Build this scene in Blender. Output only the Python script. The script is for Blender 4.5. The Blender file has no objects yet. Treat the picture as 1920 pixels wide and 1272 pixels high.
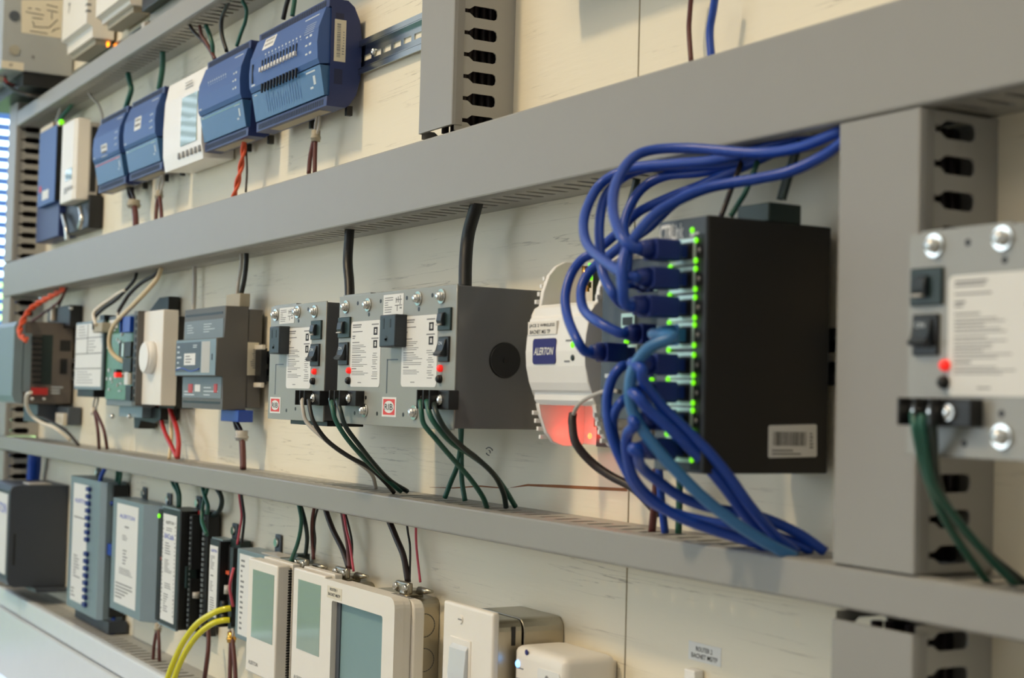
import bpy, bmesh, math, random
from mathutils import Vector, Matrix
random.seed(7)
S = bpy.context.scene
COL = S.collection
MM = 0.001
# ------------------------------------------------------------------ camera
# World: X right along the board, Y into the board (its face is Y=0), Z up. Lengths below are millimetres.
# d = how far a point stands off the board's face (towards the room).
F = 2850.0; CX, CY = 960.0, 636.0; CAM_D = 713.0; CAM_Z = 1500.0
_b = 240.0; _a = (F*F + 72*_b)/1671.0
AX = Vector((1671, -72, -F)).normalized()
AY = Vector((_a, _b, F)).normalized()
AZ = AX.cross(AY)
cam = bpy.data.cameras.new('camera'); cam_ob = bpy.data.objects.new('camera', cam); COL.objects.link(cam_ob)
right = Vector((AX.x, AY.x, AZ.x)); down = Vector((AX.y, AY.y, AZ.y)); fwd = Vector((AX.z, AY.z, AZ.z))
m = Matrix((right, -down, -fwd)).transposed().to_4x4()
m.translation = Vector((0, -CAM_D*MM, CAM_Z*MM))
cam_ob.matrix_world = m
cam.sensor_fit = 'HORIZONTAL'; cam.sensor_width = 23.6; cam.lens = F/1920.0*23.6
cam.clip_start = 0.02; cam.clip_end = 200
cam.dof.use_dof = True; cam.dof.focus_distance = 1.50; cam.dof.aperture_fstop = 4.6; cam.dof.aperture_blades = 7
S.camera = cam_ob
# ------------------------------------------------------------------ light
S.view_settings.view_transform = 'Standard'; S.view_settings.look = 'None'
S.view_settings.gamma = 1.0; S.view_settings.exposure = 0.0; S.view_settings.use_curve_mapping = False
W = bpy.data.worlds.new('sky'); S.world = W; W.use_nodes = True
bg = W.node_tree.nodes['Background']; bg.inputs[0].default_value = (0.66, 0.84, 1.0, 1); bg.inputs[1].default_value = 4.2
def area(name, loc, aim, sx, sy, power, col, spread=180):
    l = bpy.data.lights.new(name, 'AREA'); l.shape = 'RECTANGLE'; l.size = sx; l.size_y = sy; l.energy = power; l.color = col
    l.spread = math.radians(spread)
    o = bpy.data.objects.new(name, l); COL.objects.link(o); o.location = loc
    o.rotation_euler = (Vector(aim) - Vector(loc)).to_track_quat('-Z', 'Y').to_euler(); return o
area('ceiling_lamp_light', (-1.55, -2.4, 4.28), (-1.55, 0, 1.6), 0.30, 0.30, 58, (1.0, 0.78, 0.48))
area('right_fill_light', (-0.1, -3.3, 3.9), (-0.9, 0, 1.5), 2.4, 1.2, 21, (1.0, 0.84, 0.64))  # added lamp: soft warm fill for right-facing sides and shadows, no fixture there
area('front_fill_light', (-2.6, -3.5, 1.75), (-2.0, 0, 1.5), 3.0, 1.5, 35, (0.80, 0.92, 1.0))  # added cool fill from behind the camera; the front wall has no window
portal = area('window_portal', (-4.46, -1.17, 1.625), (0, -1.17, 1.625), 4.0, 1.8, 1, (1, 1, 1)); portal.data.cycles.is_portal = True
sun = bpy.data.lights.new('sun', 'SUN'); sun.energy = 14.0; sun.angle = 0.01; sun.color = (1, 0.95, 0.85)
so = bpy.data.objects.new('sun', sun); COL.objects.link(so); so.rotation_euler = Vector((-0.75, -0.15, -0.65)).to_track_quat('-Z', 'Y').to_euler()
# ------------------------------------------------------------------ survey helpers (photo point + stand-off -> millimetres)
def _ray(px, py):
    c = Vector((px-CX, py-CY, F)); return Vector((AX.dot(c), AY.dot(c), AZ.dot(c)))
def at(px, py, d):
    v = _ray(px, py); t = (CAM_D-d)/v.y; return (v.x*t, CAM_Z+v.z*t)
def onx(px, py, X):
    v = _ray(px, py); t = X/v.x; return (CAM_D-v.y*t, CAM_Z+v.z*t)
def pos(px, py, d):
    x, z = at(px, py, d); return (x, d, z)
def rect(pl, pr, yt, yb, d):
    """x0,x1,z0,z1 of an upright rectangle parallel to the board; yt,yb read at its middle column, pl,pr at mid height."""
    pm = (pl+pr)/2; z1 = at(pm, yt, d)[1]; z0 = at(pm, yb, d)[1]
    def fx(px):
        py = (yt+yb)/2
        for _ in range(4):
            zz = (z0+z1)/2  # find the row on this column whose height is the rectangle's middle
            lo, hi = py-400, py+400
            for _ in range(40):
                mid = (lo+hi)/2
                if at(px, mid, d)[1] > zz: lo = mid
                else: hi = mid
            py = (lo+hi)/2
        return at(px, py, d)[0]
    return fx(pl), fx(pr), z0, z1
# ------------------------------------------------------------------ materials
def lin(c):
    c /= 255.0; return c/12.92 if c <= 0.04045 else ((c+0.055)/1.055)**2.4
def mat(name, rgb, rough=0.5, metal=0.0, var=0.06, scale=40.0, bump=0.0, emit=None, estr=0.0, coat=0.0, trans=0.0, spec=0.5):
    M = bpy.data.materials.new(name); M.use_nodes = True; n = M.node_tree.nodes; l = M.node_tree.links
    p = n['Principled BSDF']; base = [lin(v) for v in rgb]
    p.inputs['Roughness'].default_value = rough; p.inputs['Metallic'].default_value = metal
    p.inputs['Specular IOR Level'].default_value = spec
    if coat: p.inputs['Coat Weight'].default_value = coat; p.inputs['Coat Roughness'].default_value = 0.08
    if trans: p.inputs['Transmission Weight'].default_value = trans
    tc = n.new('ShaderNodeTexCoord'); nz = n.new('ShaderNodeTexNoise'); nz.inputs['Scale'].default_value = scale; nz.inputs['Detail'].default_value = 3
    l.new(tc.outputs['Object'], nz.inputs['Vector'])
    mx = n.new('ShaderNodeMix'); mx.data_type = 'RGBA'
    mx.inputs[6].default_value = (*[v*(1-var) for v in base], 1); mx.inputs[7].default_value = (*[min(1, v*(1+var)) for v in base], 1)
    l.new(nz.outputs['Fac'], mx.inputs[0]); l.new(mx.outputs[2], p.inputs['Base Color'])
    if bump:
        b = n.new('ShaderNodeBump'); b.inputs['Strength'].default_value = bump; b.inputs['Distance'].default_value = 0.001
        l.new(nz.outputs['Fac'], b.inputs['Height']); l.new(b.outputs['Normal'], p.inputs['Normal'])
    if emit: p.inputs['Emission Color'].default_value = (*[lin(v) for v in emit], 1); p.inputs['Emission Strength'].default_value = estr
    return M
def plywood_mat():
    M = bpy.data.materials.new('painted_plywood'); M.use_nodes = True; n = M.node_tree.nodes; l = M.node_tree.links
    p = n['Principled BSDF']; p.inputs['Roughness'].default_value = 0.55
    tc = n.new('ShaderNodeTexCoord'); mp = n.new('ShaderNodeMapping'); mp.inputs['Scale'].default_value = (0.8, 1, 24)
    mp.inputs['Rotation'].default_value = (0, math.radians(-1.2), 0)
    l.new(tc.outputs['Object'], mp.inputs['Vector'])
    nz = n.new('ShaderNodeTexNoise'); nz.inputs['Scale'].default_value = 3.0; nz.inputs['Detail'].default_value = 7; nz.inputs['Distortion'].default_value = 0.12
    l.new(mp.outputs[0], nz.inputs['Vector'])
    def line(src, c, w):
        r = n.new('ShaderNodeValToRGB'); e = r.color_ramp.elements
        e[0].position = c-w; e[0].color = (0, 0, 0, 1); e[1].position = c+w; e[1].color = (0, 0, 0, 1)
        k = e.new(c); k.color = (1, 1, 1, 1); l.new(src, r.inputs[0]); return r.outputs[0]
    a1 = line(nz.outputs['Fac'], 0.47, 0.006); a2 = line(nz.outputs['Fac'], 0.60, 0.005)
    ad = n.new('ShaderNodeMath'); ad.operation = 'MAXIMUM'; l.new(a1, ad.inputs[0]); l.new(a2, ad.inputs[1])
    # grain checks come and go along the sheet
    n2 = n.new('ShaderNodeTexNoise'); n2.inputs['Scale'].default_value = 7.0; mp2 = n.new('ShaderNodeMapping'); mp2.inputs['Scale'].default_value = (0.8, 1, 2.5)
    l.new(tc.outputs['Object'], mp2.inputs['Vector']); l.new(mp2.outputs[0], n2.inputs['Vector'])
    r2 = n.new('ShaderNodeValToRGB'); r2.color_ramp.elements[0].position = 0.50; r2.color_ramp.elements[1].position = 0.66; l.new(n2.outputs['Fac'], r2.inputs[0])
    mu = n.new('ShaderNodeMath'); mu.operation = 'MULTIPLY'; l.new(ad.outputs[0], mu.inputs[0]); l.new(r2.outputs[0], mu.inputs[1])
    mx = n.new('ShaderNodeMix'); mx.data_type = 'RGBA'; mx.inputs[6].default_value = (lin(240), lin(232), lin(212), 1); mx.inputs[7].default_value = (lin(120), lin(108), lin(88), 1)
    m3 = n.new('ShaderNodeMath'); m3.operation = 'MULTIPLY'; m3.inputs[1].default_value = 0.75; l.new(mu.outputs[0], m3.inputs[0])
    l.new(m3.outputs[0], mx.inputs[0]); l.new(mx.outputs[2], p.inputs['Base Color'])
    n3 = n.new('ShaderNodeTexNoise'); n3.inputs['Scale'].default_value = 6; n3.inputs['Detail'].default_value = 9; mp3 = n.new('ShaderNodeMapping'); mp3.inputs['Scale'].default_value = (4, 1, 30)
    l.new(tc.outputs['Object'], mp3.inputs['Vector']); l.new(mp3.outputs[0], n3.inputs['Vector'])
    sb = n.new('ShaderNodeMath'); sb.operation = 'SUBTRACT'; l.new(n3.outputs['Fac'], sb.inputs[0]); l.new(mu.outputs[0], sb.inputs[1])
    bp = n.new('ShaderNodeBump'); bp.inputs['Strength'].default_value = 0.28; bp.inputs['Distance'].default_value = 0.0012
    l.new(sb.outputs[0], bp.inputs['Height']); l.new(bp.outputs[0], p.inputs['Normal'])
    return M
M = {}
M['ply'] = plywood_mat()
M['duct'] = mat('duct_grey', (151, 150, 146), 0.42, var=0.02)
M['duct_side'] = mat('duct_grey_slotted', (174, 173, 168), 0.5, var=0.02)
M['rail'] = mat('zinc_rail', (190, 200, 205), 0.22, 1.0, 0.03)
M['chrome'] = mat('screw_zinc', (225, 225, 222), 0.18, 1.0, 0.03)
M['galv'] = mat('galvanised_steel', (176, 170, 155), 0.34, 1.0, 0.12, 25)
M['blue'] = mat('controller_blue', (34, 50, 104), 0.42, var=0.03)
M['blue_mid'] = mat('controller_panel_blue', (58, 92, 156), 0.45, var=0.03)
M['blue_low'] = mat('controller_door_blue', (60, 104, 152), 0.36, var=0.03)
M['blue_dk'] = mat('slot_black', (16, 17, 24), 0.6)
M['tan'] = mat('terminal_tan', (176, 168, 150), 0.6)
M['white'] = mat('white_plastic', (243, 242, 240), 0.38, var=0.015)
M['cream'] = mat('cream_plastic', (240, 235, 227), 0.38, var=0.015)
M['paper'] = mat('white_label', (232, 232, 230), 0.5, var=0.01)
M['paper_cream'] = mat('cream_label', (226, 218, 198), 0.5, var=0.01)
M['ink'] = mat('print_ink', (58, 58, 62), 0.6)
M['ink_soft'] = mat('print_ink_grey', (132, 132, 134), 0.6)
M['ink_white'] = mat('print_white', (205, 214, 222), 0.6)
M['ink_blue'] = mat('print_blue', (66, 88, 190), 0.6)
M['ink_red'] = mat('print_red', (226, 66, 62), 0.5)
M['navy'] = mat('navy_sticker', (40, 44, 116), 0.65)
M['panel_grey'] = mat('enamel_grey', (152, 153, 148), 0.34, var=0.02, coat=0.15)
M['side_grey'] = mat('enamel_grey_case', (102, 103, 105), 0.24, var=0.02, coat=0.4)
M['enclosure'] = mat('enclosure_grey', (168, 173, 175), 0.4, var=0.02)
M['blue_rec'] = mat('recess_navy', (24, 34, 74), 0.5)
M['blk'] = mat('black_plastic', (24, 25, 27), 0.42)
M['blkmatt'] = mat('black_powder_coat', (24, 23, 23), 0.55, bump=0.1, scale=900)
M['dkgreen'] = mat('dark_green_plastic', (30, 48, 47), 0.4)
M['slate'] = mat('slate_plastic', (42, 50, 56), 0.4)
M['dkgrey'] = mat('dark_grey_plastic', (96, 94, 92), 0.5)
M['midgrey'] = mat('mid_grey_plastic', (118, 128, 134), 0.42)
M['brownbox'] = mat('brown_grey_plastic', (104, 97, 92), 0.5)
M['charcoal'] = mat('charcoal_plastic', (58, 64, 74), 0.45)
M['steelblue'] = mat('grey_blue_case', (122, 140, 150), 0.35)
M['gunmetal'] = mat('gunmetal_case', (74, 82, 92), 0.4)
M['pcb'] = mat('green_circuit_board', (84, 136, 112), 0.16, var=0.25, scale=120)
M['screen'] = mat('screen_glass', (150, 172, 160), 0.07, var=0.02, spec=1.0)  # base lightened to pale green, standing in for the bright foliage reflection
M['screen_teal'] = mat('screen_teal', (126, 156, 160), 0.32, var=0.03, scale=15)
M['lens'] = mat('sensor_lens', (214, 220, 226), 0.2, var=0.01)
M['wb'] = mat('blue_jacket', (24, 70, 172), 0.34, var=0.03)
M['wb2'] = mat('blue_boot', (18, 44, 124), 0.42)
M['wteal'] = mat('teal_blue_jacket', (58, 118, 176), 0.34)
M['wbr'] = mat('brown_jacket', (96, 52, 50), 0.42)
M['wdk'] = mat('dark_jacket', (44, 34, 36), 0.42)
M['wgr'] = mat('green_jacket', (34, 92, 78), 0.36)
M['wgd'] = mat('dark_green_jacket', (26, 44, 42), 0.36)
M['wblk'] = mat('black_jacket', (30, 31, 32), 0.42)
M['wwh'] = mat('white_jacket', (226, 218, 204), 0.4)
M['wgy'] = mat('grey_jacket', (190, 186, 180), 0.4)
M['wcream'] = mat('cream_jacket', (224, 204, 168), 0.4)
M['wor'] = mat('orange_jacket', (222, 92, 56), 0.4)
M['wred'] = mat('red_jacket', (190, 44, 44), 0.36)
M['wpk'] = mat('pink_jacket', (206, 84, 104), 0.4)
M['wyel'] = mat('yellow_tubing', (232, 226, 40), 0.18, coat=0.5)
M['gash'] = mat('bare_wood', (150, 98, 62), 0.8, var=0.3, scale=60)
M['brass'] = mat('brass', (230, 180, 90), 0.2, 1.0)
M['silver'] = mat('jack_shield', (205, 222, 212), 0.28, 0.6)
M['led_g'] = mat('green_led', (90, 230, 30), 0.4, emit=(125, 235, 12), estr=1.15)
M['led_r'] = mat('red_led', (240, 50, 40), 0.3, emit=(235, 30, 26), estr=0.7)
M['led_rb'] = mat('red_led_bright', (255, 60, 40), 0.3, emit=(255, 60, 30), estr=14)
M['led_o'] = mat('orange_led', (255, 150, 30), 0.3, emit=(255, 130, 10), estr=5)
M['led_b'] = mat('blue_led', (120, 190, 255), 0.3, emit=(110, 170, 255), estr=3.5)
M['blind'] = mat('blind_slat', (112, 142, 196), 0.45, var=0.02)
M['plaster'] = mat('wall_plaster', (228, 231, 236), 0.8, bump=0.05)
M['floor'] = mat('floor_vinyl', (168, 166, 160), 0.5)
M['counter'] = mat('white_gloss_ledge', (226, 232, 238), 0.22, var=0.02)
M['hedge'] = mat('hedge_leaves', (128, 160, 96), 0.7, var=0.6, scale=9)
M['lawn'] = mat('lawn', (96, 128, 62), 0.9, var=0.3, scale=3)
# ------------------------------------------------------------------ mesh builder
ORG = {}
def V(x, d, z): return Vector((x*MM, -d*MM, z*MM))
class MB:
    def __init__(s): s.b = bmesh.new()
    def _poly(s, pts, smooth=False):
        f = s.b.faces.new([s.b.verts.new(p) for p in pts]); f.smooth = smooth; return f
    def box(s, x0, x1, d0, d1, z0, z1, bev=0, seg=2):
        v = [s.b.verts.new(V(x, d, z)) for x in (x0, x1) for d in (d0, d1) for z in (z0, z1)]
        q = [(0, 1, 3, 2), (4, 6, 7, 5), (0, 4, 5, 1), (2, 3, 7, 6), (0, 2, 6, 4), (1, 5, 7, 3)]
        fs = [s.b.faces.new([v[i] for i in k]) for k in q]
        if bev:
            es = list({e for f in fs for e in f.edges})
            r = bmesh.ops.bevel(s.b, geom=es, offset=bev*MM, segments=seg, profile=0.6, affect='EDGES')
            for f in r['faces']: f.smooth = True
        return s
    def prism(s, prof, lo, hi, axis='x', bev=0):
        """axis 'x': prof of (d,z); axis 'd': prof of (x,z); axis 'z': prof of (x,d)"""
        f = {'x': lambda p, t: V(t, p[0], p[1]), 'd': lambda p, t: V(p[0], t, p[1]), 'z': lambda p, t: V(p[0], p[1], t)}[axis]
        a = [s.b.verts.new(f(p, lo)) for p in prof]; c = [s.b.verts.new(f(p, hi)) for p in prof]
        n = len(prof); fs = [s.b.faces.new(a), s.b.faces.new(c[::-1])]
        for i in range(n): fs.append(s.b.faces.new((a[i], c[i], c[(i+1) % n], a[(i+1) % n])))
        if bev:
            es = list({e for g in fs[:2] for e in g.edges})
            r = bmesh.ops.bevel(s.b, geom=es, offset=bev*MM, segments=2, profile=0.6, affect='EDGES')
            for g in r['faces']: g.smooth = True
        return s
    def cyl(s, p0, p1, r0, r1=None, seg=16, caps=True):
        r1 = r0 if r1 is None else r1
        a, c = V(*p0), V(*p1); ax = (c-a).normalized(); u = ax.orthogonal().normalized(); w = ax.cross(u)
        A = []; B = []
        for i in range(seg):
            t = 2*math.pi*i/seg; o = u*math.cos(t)+w*math.sin(t)
            A.append(s.b.verts.new(a+o*r0*MM)); B.append(s.b.verts.new(c+o*r1*MM))
        for i in range(seg):
            g = s.b.faces.new((A[i], A[(i+1) % seg], B[(i+1) % seg], B[i])); g.smooth = True
        if caps: s.b.faces.new(A[::-1]); s.b.faces.new(B)
        return s
    def ball(s, p, r, sd=1.0, seg=12):
        mt = Matrix.Translation(V(*p)) @ Matrix.Diagonal((r*MM, r*MM*sd, r*MM, 1))
        g = bmesh.ops.create_uvsphere(s.b, u_segments=seg, v_segments=seg//2+1, radius=1, matrix=mt)
        for v in g['verts']:
            for f in v.link_faces: f.smooth = True
        return s
    def tube(s, pts, r, seg=8, sub=6, twist=None):
        P = [V(*p) for p in pts]
        if len(P) > 2:
            Q = []
            E = [P[0]*2-P[1]] + P + [P[-1]*2-P[-2]]
            for i in range(1, len(E)-2):
                p0, p1, p2, p3 = E[i-1:i+3]
                for k in range(sub):
                    t = k/sub
                    Q.append(0.5*((2*p1)+(p2-p0)*t+(2*p0-5*p1+4*p2-p3)*t*t+(3*p1-p0-3*p2+p3)*t**3))
            Q.append(P[-1]); P = Q
        if twist:
            amp, pitch, ph = twist; L = 0; Q = []
            for i, p in enumerate(P):
                if i: L += (p-P[i-1]).length
                tg = (P[min(i+1, len(P)-1)]-P[max(i-1, 0)]).normalized(); u = tg.cross(Vector((0.3, 1, 0.2))).normalized(); w = tg.cross(u)
                t = 2*math.pi*L/(pitch*MM)+ph; Q.append(p+(u*math.cos(t)+w*math.sin(t))*amp*MM)
            P = Q
        tg = (P[1]-P[0]).normalized(); u = tg.orthogonal().normalized(); rings = []
        for i, p in enumerate(P):
            t2 = (P[min(i+1, len(P)-1)]-P[max(i-1, 0)]).normalized()
            u = (u-t2*u.dot(t2)).normalized(); w = t2.cross(u)
            rr = r if not callable(r) else r(i/(len(P)-1))
            rings.append([s.b.verts.new(p+(u*math.cos(2*math.pi*k/seg)+w*math.sin(2*math.pi*k/seg))*rr*MM) for k in range(seg)])
        for A, B in zip(rings, rings[1:]):
            for k in range(seg):
                f = s.b.faces.new((A[k], A[(k+1) % seg], B[(k+1) % seg], B[k])); f.smooth = True
        s.b.faces.new(rings[0][::-1]); s.b.faces.new(rings[-1]); return s
    def quad(s, a, b, c, e): s._poly([V(*a), V(*b), V(*c), V(*e)]); return s
    def text(s, txt, x0, x1, z0, z1, d, side=None, bold=0.012, shear=0.0):
        """flat lettering in the rectangle; side=X puts it on a right-hand face (then x0,x1 are stand-offs, larger first)"""
        cu = bpy.data.curves.new('t', 'FONT'); cu.body = txt; cu.align_x = 'LEFT'; cu.resolution_u = 2; cu.offset = bold; cu.shear = shear
        o = bpy.data.objects.new('t', cu); me = bpy.data.meshes.new_from_object(o)
        vs = [v.co.copy() for v in me.vertices]
        if vs:
            ax0 = min(v.x for v in vs); ax1 = max(v.x for v in vs); ay0 = min(v.y for v in vs); ay1 = max(v.y for v in vs)
            def mp(v):
                u = (v.x-ax0)/max(ax1-ax0, 1e-6); w = (v.y-ay0)/max(ay1-ay0, 1e-6)
                a = x0+(x1-x0)*u; z = z0+(z1-z0)*w
                return V(side, a, z) if side is not None else V(a, d, z)
            nv = [s.b.verts.new(mp(v)) for v in vs]
            for p in me.polygons:
                try: s.b.faces.new([nv[i] for i in p.vertices])
                except ValueError: pass
        bpy.data.objects.remove(o); bpy.data.curves.remove(cu); bpy.data.meshes.remove(me); return s
    def prints(s, x0, x1, z0, z1, d, rows, seed=1, fill=0.5, side=None):
        """rows of small-print bars"""
        rd = random.Random(seed); h = (z1-z0)/rows
        for i in range(rows):
            e = x0+(x1-x0)*rd.uniform(0.35, 1.0); zb = z1-(i+0.5+fill/2)*h; zt = zb+h*fill
            if side is None: s.quad((x0, d, zb), (e, d, zb), (e, d, zt), (x0, d, zt))
            else: s.quad((side, x0, zb), (side, e, zb), (side, e, zt), (side, x0, zt))
        return s
    def build(s, name, material, parent=None, kind=None, label=None, cat=None, group=None, loc=None):
        b = s.b
        bmesh.ops.recalc_face_normals(b, faces=b.faces)
        if parent is None:
            org = loc if loc is not None else (sum((v.co for v in b.verts), Vector())/max(1, len(b.verts)))
        else: org = ORG[parent]
        for v in b.verts: v.co -= org
        me = bpy.data.meshes.new(name); b.to_mesh(me); b.free(); me.materials.append(M[material] if isinstance(material, str) else material)
        o = bpy.data.objects.new(name, me); COL.objects.link(o); ORG[o] = org
        if parent is None: o.location = org
        else: o.parent = parent
        if kind or name in ('panel_print', 'lettering', 'small_print', 'diagram_print', 'terminal_print', 'check_box', 'punched_hole'): o['kind'] = kind or 'stuff'
        if label: o['label'] = label
        if cat: o['category'] = cat
        if group: o['group'] = group
        return o
def rrect(x0, x1, z0, z1, r, n=5):
    o = []
    for cx, cz, a0 in ((x1-r, z0+r, -90), (x1-r, z1-r, 0), (x0+r, z1-r, 90), (x0+r, z0+r, 180)):
        for k in range(n): a = math.radians(a0+k*90/(n-1)); o.append((cx+r*math.cos(a), cz+r*math.sin(a)))
    return o
def thing(name, label, cat, p, group=None):
    o = bpy.data.objects.new(name, None); COL.objects.link(o); o.location = V(*p); o.empty_display_size = 0.02
    ORG[o] = V(*p); o['label'] = label; o['category'] = cat
    if group: o['group'] = group
    return o
def box(name, mt, par, x0, x1, d0, d1, z0, z1, bev=0, **k): return MB().box(x0, x1, d0, d1, z0, z1, bev).build(name, mt, par, **k)
# ================================================================== the room
def struct_box(name, mt, x0, x1, d0, d1, z0, z1):
    o = box(name, mt, None, x0, x1, d0, d1, z0, z1); o['kind'] = 'structure'; return o
struct_box('floor', 'floor', -4400, 2600, -200, 3600, -60, 0)
struct_box('ceiling', 'plaster', -4500, 2700, -200, 3700, 4500, 4560)
struct_box('wall_right', 'plaster', 2600, 2700, -200, 3600, 0, 4500)
struct_box('wall_front', 'plaster', -4500, 2700, 3600, 3700, 0, 4500)
wb = MB(); wb.box(-3060, 2600, -60, -14, 0, 4500); wb = wb.build('wall_back', 'plaster'); wb['kind'] = 'structure'
for x0, x1 in ((-3078, -1025), (-1022.6, 215), (217, 1440)):
    box('plywood_panel', 'ply', wb, x0, x1, -14, 0, 300, 2740)
g = MB()
gp = [(806, 914, .4), (850, 915.5, 2), (900, 912, 3), (935, 915, 2), (955, 917, .5)]
gq = [(957, 915, .6), (990, 910, 4), (1040, 912, 5.5), (1100, 915, 6), (1176, 919, 6)]
for L in (gp, gq):
    up = [at(x, y-h/2, 0) for x, y, h in L]; dn = [at(x, y+h/2, 0) for x, y, h in L]
    g.prism([(p[0], p[1]) for p in up]+[(p[0], p[1]) for p in dn[::-1]], 0, 0.35, 'd')
g.build('torn_veneer_streak', 'gash', wb)
x, z = at(917, 848, 0); b = MB()
for rr, aa, bb in ((8, 20, 160), (6, 200, 290), (3.2, -40, 120)):
    b.prism([(x+(rr+.8*math.sin(k*2.3))*math.cos(math.radians(a)), z+rr*.6*math.sin(math.radians(a))) for k, a in enumerate(range(aa, bb, 20))]+[(x+(rr-1.6)*math.cos(math.radians(a)), z+(rr-1.6)*.6*math.sin(math.radians(a))) for a in reversed(range(aa, bb, 20))], 0, .3, 'd')
b.build('wood_knot', 'brownbox', wb, kind='stuff')
# window wall on the left, beyond the end of the board
wl = MB()
WX = -4400
wl.box(WX-90, WX, -900, 3600, 0, 700).box(WX-90, WX, -900, 3600, 2550, 4500)
for d0, d1 in ((3240, 3600),): wl.box(WX-90, WX, d0, d1, 700, 2550)
wl = wl.build('wall_left', 'plaster'); wl['kind'] = 'structure'
box('wall_corner', 'plaster', None, WX-90, 2600, -960, -900, 0, 4500)['kind'] = 'structure'
wn = MB()
for d0, d1 in ((-900, -840), (560, 640), (1880, 1960), (3180, 3240)): wn.box(WX-70, WX-10, d0, d1, 700, 2550)
wn.box(WX-70, WX-10, -840, 3180, 700, 760).box(WX-70, WX-10, -840, 3180, 2490, 2550)
wn = wn.build('window_1', 'white'); wn['kind'] = 'structure'
# blinds: one set per sash
for k, (d0, d1, wh) in enumerate(((-835, 555, 'the sash behind the end of the board'), (645, 1875, 'the middle sash of the left window'), (1965, 3175, 'the sash farthest from the board'))):
    t = thing('venetian_blind', 'pale blue horizontal slat blind hanging in '+wh, 'blind', (WX+30, (d0+d1)/2, 2480))
    box('headrail', 'blind', t, WX+12, WX+48, d0, d1, 2455, 2490)
    n = 56; me = None
    for i in range(n):
        z = 2440-i*30.5
        if me is None:
            sb = MB(); sb.prism([(WX+18, z-7), (WX+30, z+1.5), (WX+43, z+7), (WX+43, z+7.7), (WX+30, z+2.2), (WX+18, z-6.3)], d0, d1, 'd')
            o = sb.build('slat', 'blind', t); me = o.data; z0s = z
        else:
            o = bpy.data.objects.new('slat', me); COL.objects.link(o); o.parent = t; o.location = (0, 0, (z-z0s)*MM)
    lb = MB()
    for q in (d0+120, d1-120): lb.cyl((WX+30, q, 730), (WX+30, q, 2460), 1.0, seg=6)
    lb.build('ladder_cord', 'blind', t)
# outdoors
lw = MB(); lw.box(-22000, WX-200, -9000, 16000, -60, -40); lw = lw.build('lawn', 'lawn'); lw['kind'] = 'structure'
hd = [(-7200, -3300, 2300, 'shrub outside the window farthest behind the board'), (-7000, 200, 2150, 'shrub outside the window in line with the board'), (-7400, 3700, 2400, 'shrub outside the window facing its middle sash'), (-7100, 7200, 2200, 'shrub outside the window facing its far sash'), (-7400, 10700, 2350, 'last shrub outside, farthest from the board')]
for k, (x, d, h, lab) in enumerate(hd):
    b = MB(); rd = random.Random(k)
    bmesh.ops.create_icosphere(b.b, subdivisions=4, radius=1, matrix=Matrix.Translation(V(x, d, h*0.42)) @ Matrix.Diagonal((0.8, 1.6, h*0.58*MM, 1)))
    for v in b.b.verts: v.co += Vector((rd.uniform(-.07, .07), rd.uniform(-.07, .07), rd.uniform(-.07, .07)))
    b.build('garden_shrub', 'hedge', None, label='rounded green '+lab, cat='shrub', group='shrubs outside the window')
# ================================================================== wiring ducts
def slotted(b, mapf, length, pitch, slot_w, depth=62.0, th=1.4):
    """slotted side wall: mapf(u, w, t) -> (x,d,z); u along, w = stand-off, t = through thickness"""
    n = max(1, int(length//pitch)); p = length/n; h = slot_w/2
    for i in range(n):
        u0 = i*p; c = u0+p/2; u1 = u0+p
        half = [(h, 23), (h, 44), (h*0.35, 49), (h*0.35, 56.5)]
        L = [(u0, 2), (c, 2), (c, 19.5), (c-h*0.7, 20.3)]+[(c-a, w) for a, w in half]+[(c, 56.5), (c, depth), (u0, depth)]
        R = [(u1, 2), (c, 2), (c, 19.5), (c+h*0.7, 20.3)]+[(c+a, w) for a, w in half]+[(c, 56.5), (c, depth), (u1, depth)]
        for G in (L, R):
            for t in (0, th): b._poly([V(*mapf(q[0], q[1], t)) for q in G])
            for q, r in zip(G[2:9], G[3:9]):
                b._poly([V(*mapf(q[0], q[1], 0)), V(*mapf(r[0], r[1], 0)), V(*mapf(r[0], r[1], th)), V(*mapf(q[0], q[1], th))])
    return b
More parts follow.
